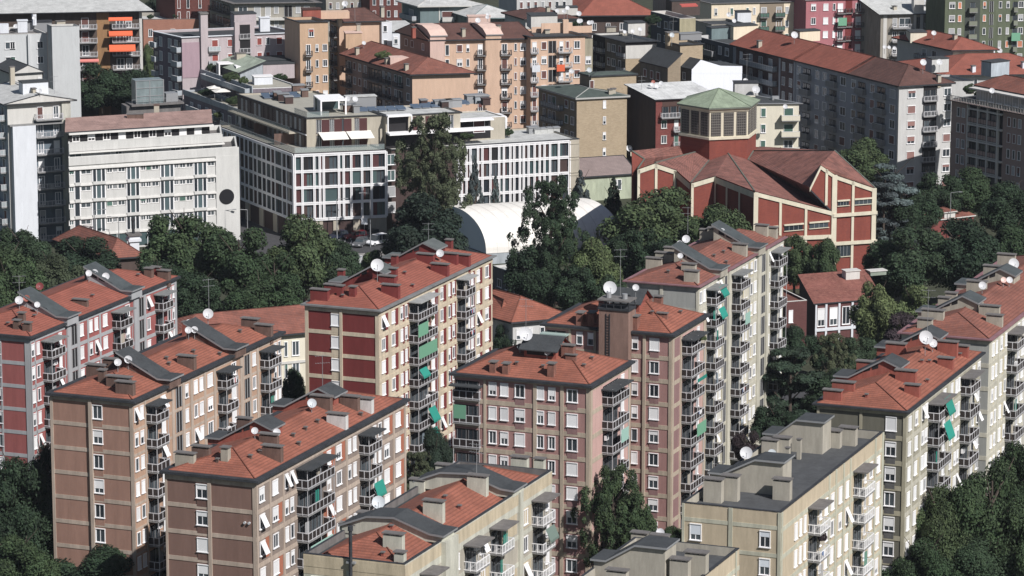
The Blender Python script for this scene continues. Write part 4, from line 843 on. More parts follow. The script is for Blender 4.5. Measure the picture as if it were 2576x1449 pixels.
B=bld('small white gabled house roof in front of the tall white building, left edge','the white gabled house at left',(33,188),450,66,106,-28,(10.,),offw); hip(B,1.6,SLD,.4,ga=1,gb=1,axis='b'); facade(B,B.R,[('w',97,103)],1.,3.2,2,1.4); B.done()
# --- lilac building
B=bld('lilac apartment building with flat dark roof, white fascia and red roller shutters, upper left','the lilac building',(457,94),372,73,752,-37,385,lilac,mat('dark_mauve_wall',(.17,.14,.17),.9,'plaster')); f=B.R
B.wbox(f,f.s_(458,20),f.s_(503,20),B.h-9,B.h-1.2,.1,mag); B.wbox(f,f.s_(589,20),f.s_(638,20),0,B.h+3.,1.2,lilac); B.wbox(f,f.s_(601,20),f.s_(627,20),0,B.h+2.4,1.23,DK)
for k in range(5): balcony(B,f,f.s_(614,20),B.h-.7-k*3.2,2.4,1.5,'bars',RAI,PAN,BAL,False)
facade(B,f,[('w',533,548,2.2),('B',523,552,dict(d=1.1)),('w',573,584),('w',647,658),('w',669,678),('w',696,709),('w',719,730)],.9,3.2,6,1.5,(SHR,),(.6,.3,.1),bal=('glassy',RAI,gl,BAL),door=False)
facade(B,B.L,[('w',402,408,2.0),('w',424,431,2.),('w',440,447,2.),('B',388,398,dict(d=1.0)),('B',440,456,dict(d=1.2))],.9,3.2,6,1.9,(blg,),(.9,.1,0),bal=('solid',WH,blg,BAL))
flat(B,.4,SLD,white,lilac,.3,oh=.35); q=MB(); q.box(f.s_(504,24),f.s_(522,24),-.7,1.2,14,B.h+5,lilac); q.box(f.s_(504,24)-.2,f.s_(522,24)+.2,-.9,1.4,B.h+5,B.h+5.3,CHC); obj('chimney_stack',q,B.root,(0,0,0))
rbox(B,590,70,5.,4.,3.,lilac,SLD); rbox(B,655,80,2.2,1.6,3.0,white,white); rbox(B,700,75,1.,.8,.9,MTL); dish(B,605,72,.5,1.3); dish(B,721,62,.5,1.3); B.done()
B=bld('peach apartment building with narrow front and washing hung out, beside the lilac building','the narrow peach building',(754,56),384,80,825,-28,(8.,),sienna,peach)
facade(B,B.R,[('w',777,789)],1.6,3.2,1,1.6,(SHR,),(0,1,0)); facade(B,B.R,[('w',770,780,2.1),('B',768,784,dict(d=1.)),('w',794,800)],5.0,3.4,5,1.5,(SHG,SHB),(.3,.3,.4),bal=('bars',RAD,RAD,BAL),door=False)
facade(B,B.R,[('w',812,822)],5,3.4,4,1.4); flat(B,.5,SLD,RNG,sienna,oh=.3); rbox(B,800,45,7.,3.,1.2,peach); rbox(B,762,48,4,3,2.,redc,TIB); B.done()
B=bld('peach apartment block with brown hip roof and blank lit end wall, top, left of centre','the blank-ended peach block',(853,57),352,79,958,-29,829,peach,sienna)
facade(B,B.L,[('w',834,839),('B',838,849,dict(d=1.))],1.,3.2,6,1.5,(SHB,),(.3,.3,.4),bal=('bars',RAD,RAD,BAL)); hip(B,2.6,TIB,.8); chim(B,854,50,.9,.9,1.1,stone); dish(B,868,20,.75,2.); chim(B,961,30,.8,.8,1.,grc); antenna(B,893,53,9.); B.done()
B=bld('narrow white house wall with one big window beside the peach blocks','the narrow white house',(960,56),350,80,986,-28,(9.,),white); facade(B,B.R,[('w',965,973)],.8,3.2,2,1.3,(),(0,0,0)); facade(B,B.R,[('w',962,979,3.)],9.,3,1,2.4,(),(0,0,0)); flat(B,.3,wroof,WH,white); B.done()
B=bld('low white flat-roofed building, sunlit, behind the peach blocks','the low white roof behind peach blocks',(987,82),345,80,1060,-20,(12.,),white); facade(B,B.R,[('w',992,1000),('w',1030,1040)],1,3.2,2); shed(B,.8,wroof,.2); B.done()
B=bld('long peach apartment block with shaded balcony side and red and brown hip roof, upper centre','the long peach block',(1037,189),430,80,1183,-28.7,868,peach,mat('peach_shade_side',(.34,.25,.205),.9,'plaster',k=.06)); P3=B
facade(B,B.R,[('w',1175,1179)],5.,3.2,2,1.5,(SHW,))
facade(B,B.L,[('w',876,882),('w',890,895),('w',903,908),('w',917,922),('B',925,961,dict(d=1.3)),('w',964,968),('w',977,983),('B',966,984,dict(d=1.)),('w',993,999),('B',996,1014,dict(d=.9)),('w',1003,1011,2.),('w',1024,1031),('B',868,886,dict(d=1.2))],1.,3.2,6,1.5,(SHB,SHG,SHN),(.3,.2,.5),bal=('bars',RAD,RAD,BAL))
hip(B,2.6,TIO,.9,gb=1); rbox(B,982,163,4.5,3.2,1.5,pinkp); chim(B,973,160,.8,.8,1.,stone); chim(B,1022,176,.8,.8,1.1,stone); chim(B,898,137,.8,.8,1.3,stone); dish(B,915,108,.5,1.2); rbox(B,870,118,3.6,3.,3.,sienna,pinkp); rbox(B,898,100,.8,.8,3.4,stone,CHC); B.done()
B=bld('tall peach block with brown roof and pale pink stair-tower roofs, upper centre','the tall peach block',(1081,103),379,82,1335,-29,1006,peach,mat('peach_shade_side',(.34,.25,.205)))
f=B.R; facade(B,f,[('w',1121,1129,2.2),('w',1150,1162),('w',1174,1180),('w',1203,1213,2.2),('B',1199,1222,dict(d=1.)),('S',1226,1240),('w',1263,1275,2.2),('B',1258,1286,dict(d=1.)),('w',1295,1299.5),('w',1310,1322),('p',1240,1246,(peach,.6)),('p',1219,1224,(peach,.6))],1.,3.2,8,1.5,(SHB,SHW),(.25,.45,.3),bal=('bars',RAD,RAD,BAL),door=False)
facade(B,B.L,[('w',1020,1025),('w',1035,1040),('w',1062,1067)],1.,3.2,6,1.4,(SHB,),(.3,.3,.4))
hip(B,2.6,TIB,.8,ga=1,gb=1)
for x in (1081,1221): a=f.s_(x,24); B.wbox(f,a,a+3.2,0,B.h+1.3,.7,pinkp if x==1081 else peach); stairhouse(B,a,a+3.2,[(-.7,1.3),(.5,2.2),(3,2.9),(6,2.9)],pinkp,pinkp,side_win=False)
rbox(B,1178,58,5,2.5,1.4,pinkp,pinkp); chim(B,1165,91,.8,.8,1.5,stone); chim(B,1254,83,.8,.8,1.5,stone); chim(B,1040,82,.8,.8,1.,redc); dish(B,1202,51,.65,1.8); dish(B,1226,43,.5,2.); dish(B,1226,36,.45,2.4); B.done()
B=bld('peach apartment block with roof terrace, dark stair windows and laundry on its balconies, top centre','the terrace block',(1335,93),377,79,1472,-28,(12.,),peach); f=B.R
facade(B,f,[('w',1340,1349,2.2),('B',1335,1352,dict(d=1.)),('w',1363,1374),('S',1380,1399),('w',1408,1416,2.1),('w',1424,1431),('B',1404,1437,dict(d=1.2)),('w',1445,1458)],1.2,3.2,8,1.6,(SHB,SHW),(.3,.4,.3),bal=('bars',RAI,RAI,BAL),door=False)
flat(B,.3,SLD,RNG,peach,oh=.5); rbox(B,1362,84,7.,.3,2.2,peach); rbox(B,1338,82,3.,.3,1.2,peach); rbox(B,1434,80,5.,.3,1.2,peach); rbox(B,1336,70,6,5,2.6,offw,SLD); rbox(B,1372,85,1.,.8,.8,stone,CHC); rbox(B,1388,83,.9,.7,.8,stone,CHC); rbox(B,1417,84,1.2,1.,3.,peach)
for d in ((1401,27,.55,2.4),(1419,28,.55,2.4),(1427,20,.55,2.8),(1456,34,.65,2.2),(1456,53,.6,1.5),(1461,52,.5,1.),(1482,57,.55,1.5),(1489,56,.5,1.4)): dish(B,*d)
for i,(x,m) in enumerate(((1408,oran),(1346,white))):
    q=MB(); q.box(-.9,.9,-1.3,-1.24,-1.5,0,m); obj('hanging_laundry',q,B.root,f.loc(f.s_(x,20),B.h-2.9-3.2,0.),f.rz)
B.done()
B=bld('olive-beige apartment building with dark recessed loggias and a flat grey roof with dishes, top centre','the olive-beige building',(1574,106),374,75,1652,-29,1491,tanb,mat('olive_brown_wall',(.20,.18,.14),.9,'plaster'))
fpoly(B,B.R,[(1574,115),(1652,112),(1640,146),(1574,148)],offw,.05); B.wbox(B.R,0,B.lR,B.h-1.2,B.h-.1,.02,DK)
facade(B,B.L,[('w',1529,1535),('w',1540,1548),('w',1557,1562),('B',1553,1573,dict(d=.4)),('C',1493,1522,DK),('B',1492,1503,dict(d=1.2)),('B',1506,1522,dict(d=.8))],1.2,3.2,7,1.6,(SHB,SHG),(.3,.3,.4),bal=('glassy',RAD,blg,BAL))  # the flat dark strip paints the shade of the recessed loggias
flat(B,.3,SLD,RNG,offw,oh=.5); rbox(B,1580,88,4.,3.5,2.6,offw,SLD); rbox(B,1526,78,2.2,1.,.8,grc,CHC); rbox(B,1560,90,1.6,.8,.8,grc,CHC); dish(B,1571,80,.45,1.); dish(B,1591,78,.5,1.8); dish(B,1610,73,.5,2.); B.done()
B=bld('narrow olive-beige front with white roller shutters between peach terrace block and dark loggias','the narrow olive-beige front',(1472,97),372,80,1491,-28,(8.,),mat('olive_beige_wall',(.36,.33,.23),.9,'plaster')); facade(B,B.R,[('w',1474,1486)],4.,3.2,5,1.6,(SHW,),(.6,.3,.1)); flat(B,.3,SLD,RNG); B.done()
# --- tan brick
B=bld('square tan brick building with a low dark green roof, upper centre right','the tan brick building',(1451,250),457,73.5,1577,-28,1355,tanb,mat('tan_brick_dark',(.30,.24,.16),.9,'brick',(.22,.17,.11)))  # left side: same tan brick with the shade put into its colour
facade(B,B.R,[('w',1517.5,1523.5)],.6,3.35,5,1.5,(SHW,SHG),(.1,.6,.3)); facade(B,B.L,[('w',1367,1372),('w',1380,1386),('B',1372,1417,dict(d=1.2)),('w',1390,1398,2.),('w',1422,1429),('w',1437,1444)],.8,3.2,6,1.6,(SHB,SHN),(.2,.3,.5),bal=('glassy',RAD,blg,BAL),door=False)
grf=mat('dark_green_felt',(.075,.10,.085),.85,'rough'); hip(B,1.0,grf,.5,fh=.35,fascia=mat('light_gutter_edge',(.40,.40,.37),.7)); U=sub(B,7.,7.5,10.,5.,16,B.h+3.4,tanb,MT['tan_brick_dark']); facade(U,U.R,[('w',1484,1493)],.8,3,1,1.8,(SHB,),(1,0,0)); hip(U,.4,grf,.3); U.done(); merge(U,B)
dish(U,1437,179,.6,1.); dish(U,1482,176,.62,1.2,MT['dish_grey'],clr='grey'); rbox(B,1532,238,.8,.8,1.,stone,CHC); rbox(B,1540,236,.8,.8,1.,stone,CHC); B.done()
# --- brown walled / red brick house
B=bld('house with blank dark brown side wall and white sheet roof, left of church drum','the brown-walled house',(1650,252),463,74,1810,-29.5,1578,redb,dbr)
facade(B,B.R,[('w',1664,1677),('w',1697,1706,2.1),('B',1694,1717,dict(d=1.)),('w',1735,1748)],4.4,3.2,4,1.6,(SHW,SHN),(.4,.3,.3),fr=offw,bal=('bars',RAI,RAI,BAL),door=False); B.wbox(B.R,1.4,B.lR,B.h-3.6,B.h-.3,.02,mat('terrace_recess',(.09,.05,.04),.9)); balcony(B,B.R,6.5,B.h-3.7,11.,1.2,'bars',RAI,RAI,BAL,True,0)  # flat dark sheet paints the shade of the top terrace recess
shed(B,1.6,wmet,.5); q=MB(); dish(B,1640,213,.5,.9); dish(B,1652,217,.5,.6); dish(B,1663,209,.5,1.1); dish(B,1643,206,.45,1.,MT['dish_rust'],clr='rusty red'); antenna(B,1614,226,3.); B.done()
B=bld('pale cream building with white corner balconies behind the church drum','the pale cream building',(1780,262),466,87,2010,-40,(13.,),crm)
facade(B,B.R,[('w',1915,1926),('w',1973,1995,2.1),('B',1965,2010,dict(d=1.7))],1.,3.4,5,1.7,(SHN,),(.4,.4,.2),bal=('solid',WH,crm,BAL),door=False)
flat(B,.2,SLD,MTL,crm,oh=.5); rbox(B,1848,238,5.,3.2,2.4,rowp,RNG); rbox(B,1943,252,1.4,.9,.8,MTL); dish(B,1875,203,.62,1.4); dish(B,1894,212,.6,1.3); dish(B,1901,225,.95,1.3); dish(B,1873,226,.5,.8); dish(B,1975,268,.55,.6); antenna(B,1878,229,8.); B.done()
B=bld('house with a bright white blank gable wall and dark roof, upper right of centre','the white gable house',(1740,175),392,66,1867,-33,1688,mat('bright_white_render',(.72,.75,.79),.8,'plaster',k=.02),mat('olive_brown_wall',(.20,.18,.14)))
pts=[(1740,175),(1763,150),(1813,165),(1867,166),(1867,185),(1740,185)]; q=fpoly(B,B.R,pts,B.wR,0.02)
m=MB(); up=[B.R.loc(x,z,.15) for x,z in q[:4]]; dl=B.ab(0,B.lL)-B.ab(0,0)
for i in range(3): a,b=up[i],up[i+1]; m.slope([b+Vector((0,0,.1)),a+Vector((0,0,.1)),a+dl+Vector((0,0,.1)),b+dl+Vector((0,0,.1))],SLD)
B.roof=obj('roof',m,B.root); facade(B,B.L,[('w',1700,1706),('w',1718,1724)],1.,3.2,3,1.5); U=B; B.done()
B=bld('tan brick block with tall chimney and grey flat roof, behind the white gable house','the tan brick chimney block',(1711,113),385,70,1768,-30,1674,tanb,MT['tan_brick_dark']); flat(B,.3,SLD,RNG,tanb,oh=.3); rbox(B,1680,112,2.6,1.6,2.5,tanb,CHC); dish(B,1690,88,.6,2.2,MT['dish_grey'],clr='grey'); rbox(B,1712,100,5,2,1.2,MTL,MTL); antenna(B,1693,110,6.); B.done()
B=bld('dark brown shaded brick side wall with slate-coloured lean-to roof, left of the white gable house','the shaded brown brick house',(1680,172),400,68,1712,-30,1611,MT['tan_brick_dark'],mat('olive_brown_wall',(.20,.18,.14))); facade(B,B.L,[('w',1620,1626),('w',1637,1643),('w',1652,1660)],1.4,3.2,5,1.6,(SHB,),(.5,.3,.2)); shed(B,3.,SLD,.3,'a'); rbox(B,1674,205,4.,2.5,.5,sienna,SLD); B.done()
# --- long row
LR=[]
B=bld('pale corner building with brown hip roof and sunlit end face, right','the pale corner building',(2263,219),476,69,2394,-27.7,2135,rowp,mat('pale_blue_grey_render',(.34,.35,.37),.9,'plaster',k=.05)); LR.append(B)  # left side: pale grey render darkened and cooled in colour for shade
brs=mat('brown_pink_shutter',(.25,.13,.11),.7,k=.15)
facade(B,B.L,[('w',2143,2153),('B',2157,2179,dict(d=.9)),('w',2190,2200),('B',2205,2229,dict(d=.9)),('w',2240,2252)],.9,3.2,7,1.7,(SHB,SHG,brs),(.4,.2,.4),bal=('solid',RAI,BAL,BAL))
facade(B,B.R,[('w',2284,2303),('C',2323,2357,DK),('B',2323,2357,dict(d=.6)),('w',2375,2392)],.9,3.2,7,1.5,(brs,),(.2,.5,.3),bal=('bars',RAI,RAI,BAL))  # dark strip on the flat wall paints the recess shade
B.wbox(B.L,-.5,0,0,B.h,.1,offw); hip(B,3.2,TIB,.6,gb=1,inset=7.); chim(B,2361,205,.8,.8,1.2,stone); dish(B,2322,157,.75,2.4); dish(B,2363,156,.72,2.2); rbox(B,2344,180,4,3,2.6,rowp,SLD); B.done()
z=B.h; 
def nxt(label,nm,xl,wL,rm,cols,sh_,bal,**k):
    M=LR[-1]; O=M.O+D(-27.7)*M.lL; B=Bld('apartment_building',label,nm,near_px(O,z),0,69,(M.lR,),-27.7,xl,rowp,wL,'building',z=z); B.O=Vector((O.x,O.y,0)); B.root.location=B.O; LR.append(B)
    facade(B,B.L,cols,.9,3.2,7,1.7,sh_,(.4,.2,.4),bal=bal,**k); return B
B=nxt('pale grey shaded apartment building with bright red tile roof, middle of the long row, right','the middle red-roofed row building',2001,MT['pale_blue_grey_render'],TIR,[('w',2007,2015),('B',2018,2041,dict(d=.9)),('w',2052,2061),('w',2071,2080),('B',2085,2107,dict(d=.9)),('w',2115,2128)],(SHB,SHG),('solid',RAI,BAL,BAL)); hip(B,3.2,TIR,.6,ga=1,gb=1,axis='b'); B.done()
B=nxt('dark brown panelled building with red tile roof and long balconies, in the row','the dark brown panelled row building',1845,rowb,TIR,[('p',1845,1852,(MT['pale_blue_grey_render'],.1)),('w',1862,1868),('B',1872,1955,dict(d=1.2)),('w',1885,1893,2.),('w',1910,1918,2.),('w',1935,1943,2.),('p',1960,1964,(MT['pale_blue_grey_render'],.1)),('w',1969,1975),('w',1987,1993),('p',1997,2001,(MT['pale_blue_grey_render'],.1))],(SHW,SHG),('glassy',RAI,blg,BAL),door=False); hip(B,3.2,TIR,.6,ga=1,gb=1,axis='b'); chim(B,1910,118,.9,.9,1.2,stone); dish(B,1998,88,.85,2.); rbox(B,2012,102,5.,3.,2.,ycr,SLD); B.done()
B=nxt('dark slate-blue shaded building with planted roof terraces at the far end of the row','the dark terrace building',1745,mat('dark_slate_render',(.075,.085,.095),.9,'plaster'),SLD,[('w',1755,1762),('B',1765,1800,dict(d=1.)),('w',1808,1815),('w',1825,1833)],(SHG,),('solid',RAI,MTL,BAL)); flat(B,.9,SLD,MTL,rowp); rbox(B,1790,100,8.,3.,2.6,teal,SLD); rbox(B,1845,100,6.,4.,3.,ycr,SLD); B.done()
# --- right brown building
B=bld('dusty brown apartment building with white-framed loggias and a roof terrace penthouse, right edge','the dusty brown building at the right edge',(2650,301),572,55,(12.,),-35,2394,rbw,rbw); f=B.L
lgs=((2440,2462),(2465,2486),(2489,2512))
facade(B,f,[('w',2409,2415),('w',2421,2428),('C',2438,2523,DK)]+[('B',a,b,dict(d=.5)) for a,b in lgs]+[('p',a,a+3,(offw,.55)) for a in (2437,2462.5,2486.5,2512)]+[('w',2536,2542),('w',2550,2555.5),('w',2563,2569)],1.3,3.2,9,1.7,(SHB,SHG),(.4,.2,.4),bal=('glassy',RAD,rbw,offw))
for k in range(9): a,b=f.s_(2437,18),f.s_(2524,18); B.wbox(f,a,b,B.h-1.1-k*3.2,B.h-.75-k*3.2,.56,offw)
flat(B,.0,SLD,SLD,rbw,oh=1.1)
U=sub(B,3.,4.,8.,B.lL-8,18,B.h+3.,rbw); U.wbox(U.L,-U.lL,0,B.h+.4,B.h+2.8,.02,offw); U.wbox(U.L,-U.lL,0,B.h+2.7,B.h+3.,2.2,offw); 
for i in range(9): x=-U.lL+1+i*U.lL/9; window(U,U.L,x+1,B.h+2.5,1.6,2.1,WH,(SHG,),(.1,.2,.7))
hip(U,2.2,TIO,.4); U.done(); rbox(U,2493,190,5.,3.,2.6,mat('pale_blue_render',(.42,.48,.51)),SLD); dish(U,2495,228,.62,1.2); merge(U,B); balcony(B,f,-B.lL/2,B.h+.1,B.lL-1,.9,'bars',offw,offw,rbw,False); B.done()
# --- background row
B=bld('strong pink apartment building with white shutters and stacked dark balconies, top right','the strong pink building',(2028,-1),184,80,2214,-28,(12.,),pinkw)
facade(B,B.R,[('w',2041,2052),('w',2072,2083),('w',2096,2101),('w',2108,2120,2.),('B',2105,2126,dict(d=1.2)),('C',2127,2144,dred),('B',2127,2144,dict(d=.5)),('w',2153,2165,2.),('B',2150,2171,dict(d=1.2)),('w',2171.5,2176),('w',2189,2200)],1.2,3.45,5,1.6,(SHW,),(.6,.2,.2),bal=('bars',RAD,RAD,BAL),door=False); screen(B,B.R,B.R.s_(2116,12),B.h-4.6,2.2,MT['green_screen'],2.,1.3); flat(B,.3,SLD,WH,pinkw,oh=.5); B.done()
B=bld('yellow-cream apartment building with dark balconies and slim windows, top right','the yellow-cream building',(1790,9),182,80,2022,-28,(12.,),ycr)
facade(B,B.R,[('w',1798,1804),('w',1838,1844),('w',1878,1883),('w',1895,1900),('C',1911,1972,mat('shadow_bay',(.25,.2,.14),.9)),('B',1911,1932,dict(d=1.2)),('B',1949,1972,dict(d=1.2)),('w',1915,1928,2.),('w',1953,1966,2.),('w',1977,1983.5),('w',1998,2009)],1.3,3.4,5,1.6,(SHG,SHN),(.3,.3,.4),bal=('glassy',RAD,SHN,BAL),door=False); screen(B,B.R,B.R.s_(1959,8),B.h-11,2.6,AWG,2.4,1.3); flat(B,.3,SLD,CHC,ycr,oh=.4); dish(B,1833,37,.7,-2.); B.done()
B=bld('grey and white building with pale sloping roof, between pink and green buildings','the grey and white building',(2216,37),192,82,2376,-28,(12.,),mat('grey_beige_wall2',(.34,.31,.25),.9,'plaster'))
facade(B,B.R,[('p',2222,2231,(offw,.1)),('w',2246,2256,2.),('w',2262,2290,2.1),('B',2244,2297,dict(d=1.5)),('p',2298,2303,(offw,.6)),('S',2305,2314),('p',2314,2321,(offw,.6)),('w',2330,2345,2.),('w',2352,2368,2.),('B',2325,2374,dict(d=1.4))],1.,3.4,5,1.6,(SHG,SHW),(.3,.3,.4),bal=('bars',RAI,RAI,BAL),door=False); shed(B,4.,wroof,1.0); chim(B,2250,25,1.,1.,.8,stone); chim(B,2335,18,1.,1.,.8,stone); B.wbox(B.R,B.R.s_(2297,15),B.R.s_(2322,15),B.h,B.h+5,.6,offw,2.); B.done()
B=bld('moss green apartment building with orange and white shutters, top right corner','the moss green building',(2378,-8),207,84,(37.,),-28,2330,grn,grn)
facade(B,B.R,[('w',2389,2402),('w',2411,2418.5),('C',2428,2466,mat('dark_green_bay',(.05,.06,.05),.9)),('B',2437,2457,dict(d=1.2)),('w',2474,2480),('S',2490,2499),('w',2513.5,2520),('w',2532.5,2539),('B',2549,2560,dict(d=1.)),('w',2563,2574)],1.4,3.25,6,1.5,(SHO,SHG),(.5,.3,.2),bal=('solid',RAD,mat('grey_green_parapet',(.20,.22,.16),.9),BAL)); screen(B,B.R,B.R.s_(2552,8),B.h-9,2.2,MT['green_screen'],2.,1.1); flat(B,.3,SLD,CHC,grn); dish(B,2437,63,.6,-8.); B.done()  # bay strip: green wall colour darkened to paint its recess shade
B=bld('house with bright red hip roof, pale walls and corner balconies, right, below the green building','the bright red hip-roofed house',(2397,128),252,84,2500,-29,2257,crm,rowp)
facade(B,B.R,[('w',2400,2412),('w',2440,2448)],1.,3.2,3,1.6,(SHN,),(.3,.3,.4)); facade(B,B.L,[('B',2312,2360,dict(d=1.5)),('w',2320,2330,2.),('w',2345,2355,2.)],1.,3.2,3,2.,(SHG,),bal=('glassy',RAD,blg,BAL),door=False)
hip(B,2.4,TIR,.9); rbox(B,2290,105,4.,5.,2.2,crm,SLD); chim(B,2402,98,.9,.9,.9,stone); dish(B,2349,83,.65,1.6); dish(B,2514,127,.75,-.5); B.done()
B=bld('low building with wide red hip roof and small white chimneys, right edge','the wide red hip roof at right',(2380,190),292,86,(30.,),-25,(20.,),rowp); hip(B,3.4,TIR,1.2); facade(B,B.R,[('w',2390,2398),('w',2420,2428),('w',2450,2458)],1.,3.2,2)
for x,y in ((2448,180),(2511,173),(2574,170),(2496,140)): chim(B,x,y,.9,.9,1.2,white)
B.done()
B=bld('low grey flat-roofed annexe in shade behind the pale corner building','the grey annexe',(2330,205),330,86,2450,-25,(10.,),rowp); flat(B,.4,SLD,SLD); dish(B,2225,118,.55,1.4); dish(B,2236,119,.5,1.4); dish(B,2250,121,.5,1.4); dish(B,2232,115,.5,1.8) if 0 else None; B.done()
B=bld('building under a very large red conical tile roof, top right of centre','the large red conical roof',(1467,40),118,87,1640,-22,(22.,),dbr); hip(B,6.,TIR,1.6); facade(B,B.R,[('w',1490,1500),('w',1525,1535),('w',1560,1572),('w',1600,1610)],2.,3,2,1.8,(),(0,0,0)); B.done()
B=bld('teal-grey apartment building with white roof and small balconies, top centre left','the teal-grey building',(1057,17),172,84,1209,-28,1012,teal,teal)
facade(B,B.R,[('w',1112,1142,2.),('B',1112,1142,dict(d=1.2)),('w',1146,1156,2.),('w',1160,1172,2.),('p',1104,1107,(offw,.1)),('w',1180,1192)],1.3,3.4,3,1.6,(SHB,),(.3,.3,.4),bal=('solid',RAI,offw,BAL),door=False); facade(B,B.L,[('B',1018,1050,dict(d=1.5)),('w',1030,1040,2.)],1.3,3.4,3,2.,(SHG,),bal=('glassy',RAI,blg,BAL),door=False); hip(B,1.6,wroof,1.2,fascia=offw); antenna(B,1080,10,3.); B.done()
B=bld('grey-green building with a low white hip roof, top centre','the white hip-roofed building',(1190,47),185,84,1312,-25,(13.,),mat('grey_green_wall',(.25,.30,.27),.9,'plaster')); hip(B,2.4,wroof,1.,fascia=teal); facade(B,B.R,[('w',1215,1225),('w',1270,1280)],1.,3.4,3); B.done()
B=bld('grey-roofed lower house with brown tile roof and dishes, top centre','the brown-roofed lower house',(1322,50),215,84,1450,-25,(12.,),rowp); hip(B,2.,TIB,.7); chim(B,1378,44,.9,.9,2.4,stone); rbox(B,1402,36,5,3,1.6,offw,SLD); B.done()
B=bld('beige-grey building with wide flat eaves and a glazed stair strip, top left of centre','the beige-grey building at the top',(590,8),152,84,794,-28,527,bgt,bgt); facade(B,B.R,[('w',600,622,2.4),('w',640,655,2.4),('w',668,680,2.4),('w',690,700),('S',715,735),('w',745,755),('w',765,778,2.4)],1.,3.4,3,1.7,(SHG,),(.5,.1,.4)); B.wbox(B.R,0,B.lR,B.h-4.4,B.h-3.8,1.2,offw); facade(B,B.L,[('B',532,580,dict(d=1.)),('w',545,560,2.)],1.,3.4,2,bal=('bars',RAD,RAD,BAL)); flat(B,.3,SLD,CHC,bgt,oh=1.2); B.done()
B=bld('dark red brick building in shade at the top edge, left','the dark brick building',(440,-12),125,84,530,-28,392,dpb,dpb); facade(B,B.R,[('w',447,453,2.4),('w',470,476,2.4),('w',500,506,2.4)],1.,3.4,4,1.7,(SHB,)); flat(B,.3,SLD,CHC); B.done()
B=bld('low orange brick wing with planted roof terrace, top left','the low orange brick wing',(360,49),130,86,590,-28,(14.,),brot); facade(B,B.R,[('w',374,383,1.9),('w',430,440,1.9)],2.6,3.2,2,1.9,(),(0,0,0),gl=GL); flat(B,.9,wroof,CHC,bgt); B.done()
B=bld('dark building side with a roof terrace and red awning, top right of centre','the dark terrace-topped house',(1710,47),300,72,1750,-27,1637,mat('beige_yellow_wall',(.40,.36,.22),.9,'plaster'),MT['dark_slate_render']); facade(B,B.L,[('w',1655,1662),('w',1672,1680),('w',1684,1692)],1.5,3.3,4,1.6,(SHW,),(.3,.2,.5)); flat(B,1.,mat('red_terrace_floor',(.25,.12,.09),.9,'rough'),offw,offw); rbox(B,1690,38,7.,4.,3.2,dbr,RNG); awning(B,B.R,3.,B.h+3,4.,redc if 0 else mat('faded_red_awning',(.45,.08,.06),.8),.3,1.5,-3.); B.done()
B=bld('low concrete rooftop building with grey parapet, in front of the yellow-cream building','the concrete rooftop building',(1790,62),235,80,1880,-27,(10.,),conc); flat(B,.4,SLD,CHC,conc); rbox(B,1855,58,3.4,3.,2.6,white,RNG); dish(B,1846,52,.6,1.6); B.done()
# generic skyline strip beyond the top edge
for i,(x0,x1,y,yb,wm,lab) in enumerate(((930,1010,-14,110,dpb,'brown brick building in shade at the top edge, left of the teal-grey building'),(1300,1440,-6,130,rowp,'pale building with white awnings at the top edge, centre'),(1690,1790,-12,95,bgt,'grey-beige building at the top edge, left of the yellow-cream building'),(820,925,-4,105,bgt,'beige-grey house at the top edge above the peach blocks'))):
    B=bld(lab,'the '+lab.split(' at')[0].split(' in')[0],(x0,y),yb,84,x1,-28,(10.,),wm); facade(B,B.R,[('w',x0+8+j*18,x0+15+j*18) for j in range(int((x1-x0)/18))],1.2,3.2,4,1.6,(SHG,SHB)); flat(B,.3,SLD,CHC); B.done()
# ================= white grid building =================
def gridface(B,f,xs,zt,ph,n,fills,out=.45,zref=10):
    s=[f.s_(x,zref) for x in xs]
    if s[0]>s[-1]: s.reverse()
    gb=MB()
    def bar(x0,x1,z0,z1,o,hor):
        g=.12*(z1-z0) if hor else .12*(x1-x0)
        if hor:
            m=(z0+z1)/2; gb.box(x0,x1,-o,0,m+g,z1,WH); gb.box(x0,x1,-o,0,z0,m-g,WH); gb.box(x0,x1,-o+.15,0,m-g,m+g,WH)
        else:
            m=(x0+x1)/2; gb.box(m+g,x1,-o-.01,0,z0,z1,WH) ; gb.box(x0,m-g,-o-.01,0,z0,z1,WH); gb.box(m-g,m+g,-o+.14,0,z0,z1,WH)
    for k in range(n+1): z=zt-k*ph; bar(min(s),max(s),z-.30,z+.22,out,True)
    for i,x in enumerate(s): hw=.26 if i in(0,len(s)-1) else .22; bar(x-hw,x+hw,zt-n*ph,zt,out,False)
    obj('white_grid_frame',gb,B.root,f.loc(0,0),f.rz)
    for k in range(n):
        for i in range(len(s)-1):
            a,b=s[i]+.2,s[i+1]-.2
            if b-a<.3: continue
            def cell(w=round(b-a,1),m1=random.choice(fills),m2=random.choice(fills),sp=random.choice((0,.35,.5,1))):
                q=MB(); h=ph-.5; xm=-w/2+w*sp
                if sp>0: q.box(-w/2,xm,-.12,0,0,h,m1)
                if sp<1: q.poly([(xm,-.03,0),(w/2,-.03,0),(w/2,-.03,h),(xm,-.03,h)],GL if m2 is not tgl else tgl); q.box(xm,xm+.06,-.1,-.03,0,h,dbs)
                if sp<1 and w>1.2: q.box(w/2-.08,w/2,-.1,-.03,0,h,dbs); q.box((xm+w/2)/2-.04,(xm+w/2)/2+.04,-.1,-.03,0,h,dbs)
                return q
            obj('window',cell(),B.root,f.loc((a+b)/2,zt-(k+1)*ph+.2),f.rz)
B=bld('large modern building with a white facade grid, brown shutters and stone penthouse, centre left','the white grid building',(739,387),602,76,972,-28,548,dbs,dbs); WG=B
fl=(dbs,dbs,burg,tgl,DK,burg)
